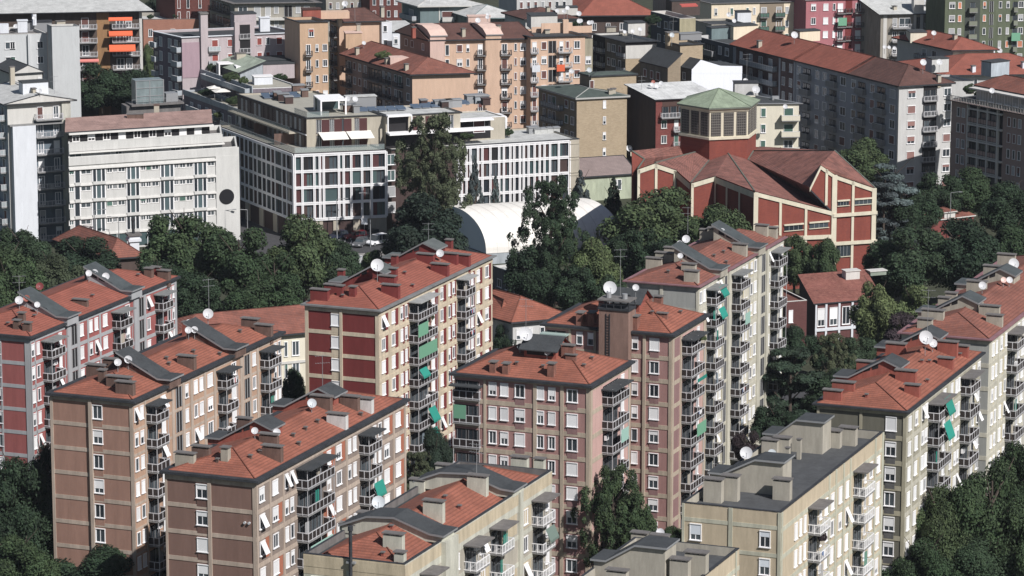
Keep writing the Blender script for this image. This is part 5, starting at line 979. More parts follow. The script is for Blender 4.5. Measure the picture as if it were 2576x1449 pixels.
gridface(B,B.R,(740.5,760,790,804,814,852,864,883,910,934,971),B.h-.3,3.16,4,fl)
gridface(B,B.L,(738.5,723,712,694,684,672,661,649,639,627,617,606,597,586,575,565,549),B.h-.3,3.16,4,(dbs,DK,GL,GL),out=.2)
for f,L in ((B.R,((790,812),(838,852),(888,905),(926,972))),(B.L,((739,725),(700,690),(665,655),(630,620),(598,588),(566,556)))):
    for a,b in L: a,b=sorted((f.s_(a,2),f.s_(b,2))); B.wbox(f,a,b,0,B.h-13.2,.25,stone)
flat(B,.25,mat('terrace_paving',(.34,.33,.27),.9,'rough',k=.08),RNG,stone,.2)
def rail(B,f,a,b,z,out,mt=None):
    q=MB(); q.box(a,b,-out-.02,-out+.02,0,1.0,mt or mat('glass_balustrade',(.25,.32,.31),.15,'clear',(.3,.37,.36),spec=.6)); q.box(a,b,-out-.04,-out+.04,1.0,1.05,MTL); obj('balustrade',q,B.root,f.loc(0,z),f.rz)
f=B.R; rail(B,f,.3,B.lR-.3,B.h+.1,-.35); rail(B,B.L,-B.lL+.3,-.3,B.h+.1,-.35)
U=Bld('u','',B.nm,(771,297),0,76,969,-28,597,stone,mat('dark_penthouse_side',(.16,.13,.11),.9,'plaster'),None,z=22.5,z0=15.9)
f=U.R
for px0,px1 in ((797,808),(830,840),(857,864),(893,903)): 
    for r in (0,1): a,b=f.s_(px0,20),f.s_(px1,20); window(U,f,(a+b)/2,U.h-.45-r*3.2,b-a,2.6,dbs,(),(0,0,0),GL,.04); U.wbox(f,b+.05,b+1.6,U.h-3.05-r*3.2,U.h-.45-r*3.2,.1,burg)
for x0,x1 in ((800,868),(870,932)):
    a,b=f.s_(x0,20),f.s_(x1,20); q=MB(); q.prism([(a,-.05,19.6),(b,-.05,19.6),(b+.3,-2.6,18.5),(a+.5,-2.6,18.5)],(0,0,-.05),mat('cream_awning',(.74,.72,.64),.8,k=.03)); obj('awning',q,U.root,f.loc(0,0),f.rz)
for i in range(15):
    x=-.8-i*U.lL/15.5; window(U,U.L,x,U.h-.5,.9,2.4,dbs,(dbs,SHG),(.4,0,.6),GL,.04); window(U,U.L,x,U.h-3.7,.9,2.3,dbs,(dbs,SHG),(.4,0,.6),GL,.04)
a=U.L; U.wbox(a,-U.lL,-3.4,19.0,19.3,2.2,stone); rail(U,a,-U.lL+.2,-3.5,19.3,2.1); U.wbox(a,-U.lL,0,19.05,19.25,.2,WH)
flat(U,.2,MT['terrace_paving'],RNG,stone,.2,oh=.25); rail(U,f,.2,4.5,22.6,-.2); rail(U,a,-6,-.2,22.6,-.2)
def pergola(B,px,py,w,d,h,nm='pergola',sides=True,mt=WH):
    a,b,z=B.onroof(px,py); p=B.ab(a,b); q=MB(); t=.14
    for x in (0,w):
        for y in (0,d): q.box(x-t,x+t,y-t,y+t,0,h,mt)
    q.box(-t,w+t,-t,d+t,h,h+.22,mt)
    if sides: q.box(-.05,.05,t,d*.55,0,h,blg); q.box(t,w-t,d-.05,d,0,h,tgl)
    obj(nm,q,B.roof,(p.x,p.y,z),0)
pergola(U,808,290,4.9,7.,2.7)
for x,y,w in ((700,255,2.2),(718,262,1.6),(737,233,2.4),(690,250,1.4),(760,245,1.3),(866,283,2.4),(890,285,1.2)): rbox(U,x,y,w,1.6,1.4,random.choice((dbs,MTL,brnc)),MTL)
rbox(U,872,268,6,2.2,1.8,MTL,wroof)
sol=mat('solar_panel',(.07,.10,.14),.25,k=.1)
def solar(B,px,py,nx,ny):
    a,b,z=B.onroof(px,py); p=B.ab(a,b); q=MB()
    for i in range(nx):
        for j in range(ny): x,y=i*1.9,j*1.5; q.prism([(x,y,.2),(x+1.75,y,.2),(x+1.75,y+1.2,.65),(x,y+1.2,.65)],(0,0,-.05),sol); q.box(x,x+1.75,y-.03,y+.0,.16,.22,MTL)
    obj('solar_panels',q,B.roof,(p.x,p.y,z),0)
solar(U,905,283,5,2); solar(U,665,250,4,3)
for d in ((859,248,.62,2.6),(875,248,.62,2.6),(893,249,.62,2.4)): dish(U,*d)
U.done(); merge(U,B)
p=B.L; 
for xp,yp in ((613,316),): pergola(B,xp-8,yp+4,2.3,5.,2.5)
rbox(B,640,338,4,.3,2.2,brnc); rbox(B,690,365,4,.3,2.2,brnc); B.done()
B=bld('rear wing of the white grid building with planted terraces, behind the lacy tree','the rear grid wing',(985,377),582,71,1455,-28,(15.,),mat('dark_brown_brick',(.075,.048,.042),.9,'plaster'),stone); WW=B; f=B.R
gridface(B,f,(1150,1160,1172,1182,1201,1212,1232,1254,1266,1282,1292,1306,1316,1328,1343,1356,1368,1382,1404,1431),B.h-.3,3.16,4,fl,zref=12); a=f.s_(1431.5,12); B.wbox(f,a,B.lR,0,B.h-.1,.45,stone)
for r in range(4): window(B,f,f.s_(1443,12),B.h-.9-r*3.16,1.9,2.5,stone,(burg,),(.9,0,.1),GL,.5); window(B,f,f.s_(983,12),B.h-.9-r*3.16,1.6,2.,WH,(SHG,),(.2,.3,.5),tgl)
flat(B,.2,wroof,RNG,stone,.2,oh=.2)
U=Bld('u','',B.nm,near_px(B.O+D(71)*0+D(-28)*2.5,22.4),0,71,1158,-28,(11.,),stone,stone,None,z=22.4,z0=15.9); f=U.R
for a,b in ((1040,1050),(1052,1060),(1071,1080),(1083,1092),(1118,1127),(1128,1140)): x0,x1=f.s_(a,20),f.s_(b,20); window(U,f,(x0+x1)/2,U.h-.5,x1-x0,2.6,dbs,(burg,),(.5,0,.5),GL,.04)
U.wbox(f,.3,4.6,19.3,22.2,.02,DK); U.wbox(f,0,U.lR,16,19.0,.03,DK); U.wbox(f,0,U.lR+6,18.95,19.3,2.6,WH); U.wbox(f,0,f.s_(1031,20),U.h,U.h+.3,1.6,WH); q=MB(); [q.box(x-.12,x+.12,-1.6,-1.36,-3,0,WH) for x in (0,f.s_(1030,20))]; obj('pergola_post',q,U.root,f.loc(0,22.4),f.rz)  # dark sheets paint the shade of the recessed storeys
flat(U,.15,wroof,RNG,stone,.2,oh=.25); solar(U,1070,270,5,2); solar(U,1040,275,3,2)
for x,y,w,m in ((1095,270,3.6,MTL),(1112,272,1.4,dbs),(1060,268,1.3,dbs),(1126,268,3.,MTL)): rbox(U,x,y,w,1.6,1.2,m,MTL)
U.done(); merge(U,B)
U=Bld('u','',B.nm,near_px(B.O+D(71)*(B.R.s_(1160,20))+D(-28)*6,20.4),0,71,1270,-28,(8.,),stone,stone,None,z=20.4,z0=15.9); f=U.R; U.wbox(f,.5,U.lR-3,16.3,20.2,.03,DK); U.wbox(f,0,U.lR-3,20.2,20.5,2.2,WH); window(U,f,U.lR*.55,20,2.2,2.4,WH,(burg,),(1,0,0)); flat(U,.1,wroof,WH,stone); rbox(U,1175,258,4,2,1.3,MTL,MTL); rbox(U,1196,258,3,2,1.2,blg,MTL); rbox(U,1215,262,1.6,1.4,1.,dbs,dbs); U.done(); merge(U,B)
pergola(B,1225,330,4.,4.,2.6,sides=False); rbox(B,1331,337,2,1.6,1.2,MTL,MTL); 
for i in range(4): rbox(B,1345+i*16,337-i*1.2,1.3,1.3,.9,wroof,MTL)
B.done()
# --- green metal roof building
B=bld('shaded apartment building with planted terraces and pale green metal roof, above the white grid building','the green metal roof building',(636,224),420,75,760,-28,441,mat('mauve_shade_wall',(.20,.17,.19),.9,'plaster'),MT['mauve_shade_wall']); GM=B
cols=[]
for i in range(9): x=450+i*21; cols+=[('w',x,x+4,2.2),('w',x+8,x+12,2.2)]
facade(B,B.L,cols,3.4,3.2,5,2.2,(blg,SHG),(.5,.1,.4)); 
for k in (0,1,2): balcony(B,B.L,-B.lL*(.3 if k<2 else .6),B.h-1.0-k*3.2,B.lL*(.56 if k<2 else .5),1.5,'solid',WH,blg,BAL,False)
B.wbox(B.L,-B.lL,0,B.h-1.,B.h+.6,.2,blg); flat(B,.2,MT['terrace_paving'],WH,blg)
U=Bld('u','',B.nm,(604,184),0,75,(5.,),-28,489,blg,mat('dark_glazing',(.06,.065,.07),.4),None,z=B.h+1.3,z0=B.h-.2)
shed(U,2.4,gmet,.6,'a'); rbox(U,596,150,2.,1.2,1.3,stone,CHC); U.done()
for x,y in ((558,140),(573,148)): rbox(U,x+20,y,1.6,1.4,1.,lilac,MTL)
merge(U,B); pergola(B,552,190,3.6,3.,2.4); pergola(B,596,196,3.6,2.6,2.3,sides=False); rbox(B,640,214,4.,2.5,1.7,white,WH); rbox(B,662,196,7.,14.,2.9,lilac,SLD); rbox(B,650,190,10.,5.,3.2,teal,SLD); B.done()
B=bld('lower stepped terrace wing with parapets below the green metal roof building','the lower terrace wing',(640,291),446,75,700,-28,462,MT['mauve_shade_wall'],MT['mauve_shade_wall']); TW=B; facade(B,B.L,[('w',480+i*19,486+i*19,2.2) for i in range(8)],2.,3.2,4,2.2,(blg,SHG),(.5,.1,.4)); B.wbox(B.L,-B.lL,0,B.h-.9,B.h+.3,.2,blg); balcony(B,B.L,-B.lL*.7,B.h-3.6,B.lL*.4,1.2,'solid',WH,blg,BAL,False); flat(B,.3,MT['terrace_paving'],WH,blg); B.done()
# ================= church =================
def ph_(px,py,O,az):
    r=ray(px,py); n=Vector((D(az).y,-D(az).x,0)); t=(O.x*n.x+O.y*n.y)/(r.x*n.x+r.y*n.y); return Vector((r.x*t,r.y*t,H+r.z*t))
def g0(p): return Vector((p.x,p.y,0))
CH=bpy.data.objects.new('church',None); COL.objects.link(CH); O1=W(2097,718); CH.location=O1
tag(CH,'red brick church with cream ribs, folded tile roofs and a green-roofed drum','church')
wl=MB(); rf=MB(); CWB=MB(); CRB=MB(); rel=lambda p:p-O1
def strip(pts_top,O,az,drop,out=.18,m=edge):
    nrm=Vector((-D(az).y,D(az).x,0)); nrm=-nrm if nrm.y>0 else nrm
    for i in range(len(pts_top)-1):
        a,b=pts_top[i],pts_top[i+1]; dz=Vector((0,0,drop)); o=nrm*out; q=[a-dz+o,b-dz+o,b+o,a+o]
        wl.poly([rel(p) for p in q],m); wl.poly([rel(p) for p in (a+o,b+o,b,a)],m); wl.poly([rel(p) for p in (a-dz,b-dz,b-dz+o,a-dz+o)],m)
def col(px,py,O,az,wd=.5,out=.2,zb=0,m=edge):
    t=ph_(px,py,O,az); d=D(az); nrm=Vector((-d.y,d.x,0)); nrm=-nrm if nrm.y>0 else nrm; o=nrm*out
    a=g0(t)-d*wd/2; b=g0(t)+d*wd/2; a.z=b.z=zb; at=a.copy(); bt=b.copy(); at.z=bt.z=t.z-.02
    wl.poly([rel(p) for p in (a+o,b+o,bt+o,at+o)],m); wl.poly([rel(p) for p in (a,a+o,at+o,at)],m); wl.poly([rel(p) for p in (b+o,b,bt,bt+o)],m); wl.poly([rel(p) for p in (at+o,bt+o,bt,at)],m)
def wallp(pts,m=chb): wl.poly([rel(p) for p in pts],m)
A1=68; A2=-28
I=ph_(2094,532,O1,A1);J=ph_(2036,473,O1,A1);K=ph_(2064,416,O1,A1);L_=ph_(2099,440,O1,A1);M_=ph_(2202,475,O1,A1)
wallp([g0(O1),g0(M_),M_,L_,I]); wallp([I,L_,K,J])
strip([I+Vector((0,0,0)),J],O1,A1,.35,.1,RNG) ; strip([J,K,L_,M_],O1,A1,.7,.2)
col(2079,426,O1,A1,.5,zb=ph_(2079,516,O1,A1).z); col(2146,456,O1,A1)
col(2099,440,O1,A1,1.0,.24); col(2198.5,473,O1,A1,.9,.24); 
for y0,y1 in ((538,530),(609,602)): a=ph_(2094,y0,O1,A1); b=ph_(2205,y1,O1,A1); strip([a,b],O1,A1,.6,.4)
P2az=67; Hc=ph_(1898,482.5,g0(I),P2az); wallp([g0(Hc),g0(I),I,Hc]); strip([Hc,I],O1,P2az,.75,.22)
for x,y in ((1963,501),(2027,519),): col(x,y,g0(I),P2az)
col(1901,484,g0(I),P2az,.9); a=ph_(1990,594,g0(I),P2az); strip([a,ph_(2092,590,g0(I),P2az)],O1,P2az,.7,.4)
G=ph_(1799,444,g0(Hc),A2); wallp([g0(G),g0(Hc),Hc,G]); dk=mat('rib_grey_concrete',(.42,.42,.40),.9,'plaster')
def stripL(a,b,drop,m): 
    o=Vector((-.2,-.12,0)); dz=Vector((0,0,drop)); wl.poly([rel(p) for p in (a-dz+o,b-dz+o,b+o,a+o)],m)
stripL(G,Hc,1.1,edge)
for x,y in ((1831,456),(1863,468),(1802,446)):
    t=ph_(x,y,g0(Hc),A2); d=D(A2); o=Vector((-.22,-.12,0)); a=g0(t)-d*.3;b=g0(t)+d*.3; at=a+Vector((0,0,t.z));bt=b+Vector((0,0,t.z)); wl.poly([rel(p) for p in (a+o,b+o,bt+o,at+o)],edge)
Fp=ph_(1738,462,g0(G),A1); wallp([g0(Fp),g0(G),G,Fp]); strip([Fp,G],O1,A1,.8,.2); col(1741,463,g0(G),A1)
E_=ph_(1701,429,g0(Fp),A2); wallp([g0(E_),g0(Fp),Fp,E_]); stripL(E_,Fp,1.1,edge)
Dp=ph_(1648,411.5,g0(E_),A1); Cp=ph_(1604,427,g0(E_),A1); wallp([g0(Cp),g0(E_),E_,Dp,Cp]); strip([Cp,Dp,E_],O1,A1,.8,.2); col(1650,412,g0(E_),A1); col(1606,427,g0(E_),A1); col(1697,429,g0(E_),A1)
Bp=ph_(1621,402,g0(Cp)+D(A2)*3,A1) ; Ap=ph_(1589,381,g0(Cp),-45); wallp([g0(Ap),g0(Cp),Cp,Bp,Ap]); stripL(Ap,Bp,.8,edge)
Np=ph_(2099,380.6,g0(M_),A2); wallp([g0(M_),g0(Np),Np,M_])
V0=W(1784,405,16.8);V1=W(1882,403,16.8);V1=ph_(1882,403,V0,76); Gp=ph_(1832,387.6,V0,76);R2=ph_(1749,384,V0,-44);RA=ph_(1896,381,V1,16);T2=ph_(1719,391,V0,-44); A0=T2+Vector((-.5,1.5,1.5))

rt=mat('church_roof_tile',(.215,.092,.072),.9,'tile',c2=(.40,.15,.10),k=.3,sc=.9)
def rp(*p): 
    q=[rel(x)+Vector((0,0,.12)) for x in p]; rf.slope(q,rt)
rp(M_,Np,K);rp(L_,M_,K); rp(J,K,Np); rp(J,Np,RA); rp(J,RA,V1); rp(I,J,V1)
rp(I,V1,Gp); rp(Hc,I,Gp); rp(G,Hc,Gp); rp(Fp,G,Gp); rp(Fp,Gp,V0); rp(Fp,V0,R2); rp(Fp,R2,E_); rp(E_,R2,Dp); rp(Cp,Dp,R2); rp(Cp,R2,T2); rp(Cp,T2,Bp); rp(Bp,T2,A0); rp(Bp,A0,Ap)

for a,b in ((V1,I),(V0,Fp),(Gp,Hc),(R2,Dp),(M_,Np),(Np,RA),(Bp,Ap),(Cp,Bp),(V1,RA)): rf.tube(rel(a)+Vector((0,0,.15)),rel(b)+Vector((0,0,.15)),.16,.16,mat('grey_green_flashing',(.13,.15,.12),.8,'rough'),4,False)
obj('wall',wl,CH); CR=obj('roof',rf,CH)
def cwin(px0,py0,px1,py1,O,az):
    a=ph_(px0,py0,O,az);b=ph_(px1,py1,O,az); c=(a+b)/2; w_=(g0(b)-g0(a)).length; h=abs(ph_(px0,py1,O,az).z-a.z)-.15
    q=MB(); q.box(-w_/2-.12,w_/2+.12,-.3,0,-.14,.12,edge); q.box(-w_/2-.12,w_/2+.12,-.25,0,-h-.1,-h,edge); q.box(-w_/2,w_/2,-.06,0,-h,-.14,GL)
    for i in range(1,4): q.box(-w_/2+w_*i/4-.04,-w_/2+w_*i/4+.04,-.12,-.061,-h,-.14,MTL)
    obj('window',q,CH,rel(Vector((c.x,c.y,max(a.z,b.z)))),R_(90-az))
cwin(2107,505,2135,520,O1,A1); cwin(2150,501,2192,517,O1,A1); cwin(1973,566,2019,583,g0(I),P2az); cwin(2036,560,2083,577,g0(I),P2az); cwin(1930,571,1955,587,g0(I),P2az); cwin(2105,615,2138,648,O1,A1)
# drum
sd_=(ph_(1880,403,V0,76)-V0); s=Vector((sd_.x,sd_.y,0)).length; cs=[g0(V0)]
for az in (76,16,-44,-104,-164): cs.append(cs[-1]+D(az)*s)
cen=(cs[0]+cs[3])/2; zl=lambda y: ph_(1784,y,V0,90).z
z_l,z_e=zl(352),zl(275); ap=None
K1=cen+D(50)*11; K2=cen+D(-50)*11; K3=cen+D(-100)*11
for p in (K1,K2,K3): p.z=17.
for a,b in ((Np,K1),(K1,K2),(K2,K3),(K3,Ap)): CWB.poly([rel(p) for p in (g0(a),g0(b),b,a)],chb)
obj('wall',CWB,CH)
for q in ((Np,K1,RA),(K3,Ap,A0)): CRB.slope([rel(x)+Vector((0,0,.1)) for x in q],rt)
obj('roof_back',CRB,CH)
db=MB(); 
for i in range(6):
    a,b=cs[i],cs[(i+1)%6]; db.poly([rel(a)+Vector((0,0,13)),rel(b)+Vector((0,0,13)),rel(b)+Vector((0,0,z_l)),rel(a)+Vector((0,0,z_l))],chb)
    db.poly([rel(a)+Vector((0,0,z_l)),rel(b)+Vector((0,0,z_l)),rel(b)+Vector((0,0,z_e)),rel(a)+Vector((0,0,z_e))],edge)
    for z,o,h in ((z_l,.35,.45),(z_e-.5,.25,.5)):
        A_=[rel(cen+(x-cen)*(1+o/s))+Vector((0,0,z)) for x in (a,b)]; C_=[p+Vector((0,0,h)) for p in A_]; db.poly([A_[0],A_[1],C_[1],C_[0]],edge); db.poly([C_[0],C_[1],rel(b)+Vector((0,0,z+h)),rel(a)+Vector((0,0,z+h))],edge)
dr=obj('drum',db,CH)
lou=mat('louvre_grid',(.045,.042,.04),.8); loub=mat('louvre_bars',(.16,.15,.13),.8)
for i in range(6):
    a,b=cs[i],cs[(i+1)%6]; d=(b-a).normalized(); hgt=z_e-z_l-1.4
    for j in range(3):
        q=MB(); ww=s/3-.55; q.box(-ww/2,ww/2,-.06,0,0,hgt,lou)
        for k in range(9): q.box(-ww/2,ww/2,-.14,-.061,hgt*(k+.5)/9-.05,hgt*(k+.5)/9+.05,loub)
        for k in range(5): x=-ww/2+ww*(k+.5)/5; q.box(x-.04,x+.04,-.13,-.062,0,hgt,loub)
        c=a+d*(s*(j+.5)/3); obj('louvre_window',q,dr,rel(Vector((c.x,c.y,z_l+.65))),math.atan2(d.y,d.x))
rq=MB(); top=rel(cen)+Vector((0,0,z_e+2.9))
for i in range(6):
    a,b=[rel(cen+(x-cen)*(1+.75/s))+Vector((0,0,z_e)) for x in (cs[i],cs[(i+1)%6])]; rq.slope([a+Vector((0,0,.3)),b+Vector((0,0,.3)),top],cop); rq.poly([a,b,b+Vector((0,0,.3)),a+Vector((0,0,.3))],MT['grey_green_flashing']); rq.poly([b,a,rel(cen)+Vector((0,0,z_e))],edge); rq.tube(a+Vector((0,0,.32)),top+Vector((0,0,.02)),.1,.1,cop,4,False)
obj('drum_roof',rq,dr)
# ================= low buildings =================
B=bld('long low cream house with red tile roof, left of the dark red block','the long low house',(430,869),1003,67,(46.,),-23,(12.,),crm,name='low_house'); facade(B,B.R,[('w',716,722),('w',735,752),('w',456,466)],1.2,3.6,2,2.3,(SHN,),(.2,.1,.7)); B.wbox(B.R,0,B.lR,3.9,4.3,.2,offw); hip(B,3.0,TIO,.8); B.done()
B=bld('low grey house with complex hipped red tile roof, right of the dark red block','the low hip-roofed house',(1290,812),940,68,1424,-40,(16.,),rowp,name='low_house'); hip(B,3.0,TIL,.9); facade(B,B.R,[('w',1300,1308),('w',1330,1338),('w',1360,1368)],1.2,3.4,2,1.6,(SHW,)); B.done()
B=bld('low wing with red tile roof behind the dark red block','the low tiled wing',(1262,803),925,80,1285,-25,(16.,),offw,name='low_house'); hip(B,2.8,TIL,.8,axis='b',gb=1); B.done()
B=bld('two-storey school-like brick house with mottled brown-red tile roof and tall white shutters, below the church','the white-shuttered brick house',(2050,766),872,70,2216,-8,2011,mat('dark_brick_front',(.13,.05,.045),.9,'brick'),dbr,name='low_house')
facade(B,B.R,[('w',2057,2074,3.),('p',2075,2080,(white,.2)),('w',2088,2105,3.),('p',2108,2113,(white,.2)),('w',2119,2137,3.),('p',2141,2146,(white,.2)),('w',2149,2164,3.),('p',2050,2054,(white,.2))],.8,4.,1,3.,(SHW,),(.3,.6,.1)); B.wbox(B.R,0,B.lR,2.6,3.1,.25,white); shed(B,2.4,mat('mottled_roof_tile',(.22,.075,.055),.9,'tile',c2=(.40,.17,.12),k=.25),.3); rbox(B,2128,704,2.6,1.6,1.4,offw,offw); rbox(B,2190,690,3.,1.6,.4,gmet,offw); B.done()
B=bld('small low brick annexe left of the white-shuttered brick house','the small brick annexe',(1978,760),905,70,2030,-20,(10.,),MT['dark_brick_front'],name='low_house'); facade(B,B.R,[('w',1985,1993,2.)],1.5,3.2,1,2.); flat(B,.3,TIO,offw); B.done()
B=bld('small pavilion with stepped weathered red roof and white skylight fronts, among trees','the skylight pavilion',(2343,556),603,60,2450,-35,(11.,),redb,offw,name='pavilion'); shed(B,1.8,TIO,.3,fascia=offw); U=sub(B,3.,-.1,2.6,11.,B.h,B.h+1.3,offw); shed(U,1.8,TIO,.3,fascia=offw); U.done(); merge(U,B); B.done()
B=bld('old low house with weathered brown hip roof among trees, below the beige-white slab building','the old hip-roofed house',(278,652),716,70,352,-35,(20.,),dbr,name='low_house'); hip(B,3.,TIO,.8); B.done()
B=bld('white round-capped chimney tower in front of the beige-white slab building','the white capped chimney tower',(327,606),690,70,350,-20,(1.8,),white,name='chimney_tower'); q=MB(); q.box(-.3,2.1,-.3,2.1,B.h-.2,B.h+.3,white); q.box(-.1,1.9,-.1,1.9,B.h+.3,B.h+.9,white); q.box(-.4,2.2,-.4,2.2,B.h+.9,B.h+1.2,CHC); q.tube((.9,.9,B.h+1.2),(.9,.9,B.h+4.2),.28,.28,RNG,8); q.tube((.9,.9,B.h+3.6),(.9,.9,B.h+3.9),.4,.4,RNG,8); obj('cap',q,B.root); B.done()
B=bld('low pale green building with grey-brown sheet roof and a skylight, left of the church','the pale green low building',(1452,448),508,70,1596,-28,(11.,),mat('pale_green_render',(.42,.47,.33),.9,'plaster'),name='low_house'); facade(B,B.R,[('w',1544,1552),('w',1554,1562)],.9,3,1,2.,(SHG,)); hip(B,2.8,gyr,.5,ga=1,gb=1,axis='a'); dish(B,1582,373,.75,1.2); B.done()
B=bld('low grey building with a pale flat roof, in front of the white vaulted tent','the low grey building',(1335,706),762,68,1420,-28,1240,mat('grey_low_wall',(.17,.18,.19),.9,'plaster'),name='low_house'); facade(B,B.L,[('w',1252,1262),('w',1272,1284),('w',1294,1304)],2.,3.,1,1.4,(),(0,0,0)); flat(B,.3,wroof,wroof,rowp); B.done()
# tent
TN=bpy.data.objects.new('sports_tent',None); COL.objects.link(TN); FL=W(1223,638,2.0); TN.location=g0(FL); TN.rotation_euler=(0,0,R_(90-73)); tag(TN,'large cream white vaulted tent roof over a blue-grey base behind trees, centre','tent')
fr_=ph_(1566,620,g0(FL),73); LT=(g0(fr_)-g0(FL)).length; dl=R_(73+30); tm=mat('tent_membrane',(.75,.73,.66),.7,'rough',c2=(.62,.60,.53),k=.05); te=mat('tent_end_membrane',(.52,.61,.67),.7,k=0)
q=MB(); n=28; hw,hh=11.5,6.9; pr=[]
for i in range(n+1): t=math.pi*i/n; bb=hw*(1-math.cos(t)); pr.append((bb,2+hh*math.sin(t)**.85))
ab=lambda a,b,z:Vector((a+b*math.cos(dl),b*math.sin(dl),z)); ns=10
for i in range(n):
    for k in range(ns): q.poly([ab(LT*k/ns,pr[i][0],pr[i][1]),ab(LT*(k+1)/ns,pr[i][0],pr[i][1]),ab(LT*(k+1)/ns,pr[i+1][0],pr[i+1][1]),ab(LT*k/ns,pr[i+1][0],pr[i+1][1])],tm)
for p in q.f: pass
o=obj('membrane',q,TN); [setattr(p,'use_smooth',False) for p in o.data.polygons]
for x in (.05,LT-.05): q=MB(); q.poly([ab(x,b,z) for b,z in pr],te); obj('end_wall',q,TN)
for k in range(1,12):
    q=MB()
    for i in range(n): a,b=pr[i],pr[i+1]; x=LT*k/12; q.poly([ab(x-.06,a[0],a[1]+.03),ab(x+.06,a[0],a[1]+.03),ab(x+.06,b[0],b[1]+.03),ab(x-.06,b[0],b[1]+.03)],mat('membrane_seam',(.60,.58,.52),.8))
    obj('seam',q,TN)
q=MB(); c=[ab(-.3,-.3,0),ab(LT+.3,-.3,0),ab(LT+.3,2*hw+.3,0),ab(-.3,2*hw+.3,0)]
for i in range(4): a,b=c[i],c[(i+1)%4]; q.poly([a,b,b+Vector((0,0,2)),a+Vector((0,0,2))],blg)
obj('base_wall',q,TN)
B=bld('pale blue-white canopy roof by the parking area, right of the large tree, centre left','the pale canopy',(905,664),695,70,968,-40,(13.,),white,name='canopy_building',cat='canopy'); flat(B,.1,wroof,WH,white); B.done()
# ================= ground =================
gm=mat('grass_and_earth',(.045,.055,.028),.95,'rough',c2=(.075,.07,.045),k=.25); asp=mat('asphalt',(.055,.055,.058),.9,'rough',c2=(.075,.074,.072),k=.12); pav=mat('pale_paving',(.30,.29,.27),.9,'rough',k=.1)
g=MB(); g.poly([(-600,150,0),(600,150,0),(600,2150,0),(-600,2150,0)],gm); tag(obj('ground',g),None,None,kind='structure')
def sheet(n,pts,z,m): g=MB(); q=[W(x,y) for x,y in pts]; g.poly([(p.x,p.y,z) for p in q],m); return tag(obj(n,g),None,None,kind='structure')
sheet('parking_area',((560,600),(1010,600),(1010,690),(560,720)),.008,asp); sheet('side_street',((560,600),(739,600),(560,500),(500,505)),.004,asp); sheet('street',((1430,560),(2700,520),(2700,640),(1430,640)),.004,gm)
sheet('courtyard_paving',((880,640),(1000,630),(1000,700),(880,700)),.012,pav); sheet('block_street',((-100,1500),(700,1330),(1900,1000),(2700,800),(2700,860),(1900,1070),(700,1420),(-100,1620)),.004,asp)
g=MB()
for i in range(7): x=850+i*16; a=W(x,612);b=W(x+3,598); g.poly([(a.x,a.y,.014),(a.x+.12,a.y,.014),(b.x+.12,b.y,.014),(b.x,b.y,.014)],WH)
tag(obj('parking_lines',g),None,None,kind='structure')
q=MB(); a=W(739,604)+Vector((0,0,0)); 
# ================= cars =================
def car(label,px,py,az,c,L=4.4,h=1.55,wd=1.8,van=False):
    cm=mat('car_paint_'+label.split()[0]+'_'+label.split()[1],c,.3,k=0,spec=.5); t=bpy.data.objects.new('parked_car',None); COL.objects.link(t); t.location=W(px,py); t.location.z=.014; t.rotation_euler=(0,0,R_(90-az)); tag(t,label,'car','cars parked in front of the white grid building')
    b=MB(); w=wd/2; rl=.42
    pf=[(-L/2,.35),(-L/2,.85),(-L/2+.1,.98),(L/2-1.1,.95),(L/2-.15,.75),(L/2,.6),(L/2,.35)]
    b.prism([(x,-w,z) for x,z in pf],(0,wd,0),cm); obj('body',b,t)
    c0=[(-L/2+.12,.98),(-L/2+.4,h-.05),(-L/2+.7,h),(.25 if not van else .8,h),(.95 if not van else 1.4,.96)]
    b=MB(); b.prism([(x,-w+.12,z) for x,z in c0],(0,wd-.24,0),GL); b.prism([(c0[1][0]+.12,-w+.16,h-.02),(c0[3][0]-.02,-w+.16,h-.02),(c0[3][0]-.02,w-.16,h-.02),(c0[1][0]+.12,w-.16,h-.02)],(0,0,.05),cm)
    for x in (-L/2+.45,-.45,.35): b.prism([(x,-w+.11,.95),(x+.1,-w+.11,.95),(x+.1,-w+.11,h),(x,-w+.11,h)],(0,wd-.22,0),cm)
    obj('cabin',b,t)
    for x in (-L/2+.8,L/2-.85):
        for s in (-1,1): q=MB(); q.tube((0,-.1,0),(0,.1,0),.33,.33,RNG,14); q.tube((0,-.105,0),(0,.105,0),.18,.18,MTL,8); obj('wheel',q,t,(x,s*(w-.08),.33))
    for s in (-1,1):
        q=MB(); q.box(-.03,.03,-.2,.2,-.08,.08,mat('headlamp',(.7,.7,.7),.2)); obj('headlight',q,t,(L/2-.0,s*(w-.3),.62)); q=MB(); q.box(-.03,.03,-.15,.15,-.1,.1,mat('tail_lamp_red',(.4,.01,.01),.3)); obj('tail_light',q,t,(-L/2,s*(w-.25),.8))
car('dark red hatchback car parked beside the grid building pillars',896,602,250,(.16,.012,.02),4.5,1.65)
car('black estate car parked right of the dark red car',931,599,215,(.012,.013,.02)); car('dark blue car parked at the pillar, far left of the row',849,601,230,(.02,.028,.05)); car('white van parked in front of the lamp post beside the black estate',950,615,225,(.75,.76,.76),4.9,1.95,1.9,True); car('grey saloon car nearest the pale canopy, behind the trees',907,619,200,(.10,.105,.11))
car('white small car by the cream house under the tan block gable',700,998,120,(.7,.7,.7),3.9); car('silver car standing between the dark red block and the low grey house',1248,870,120,(.45,.46,.47),4.2)
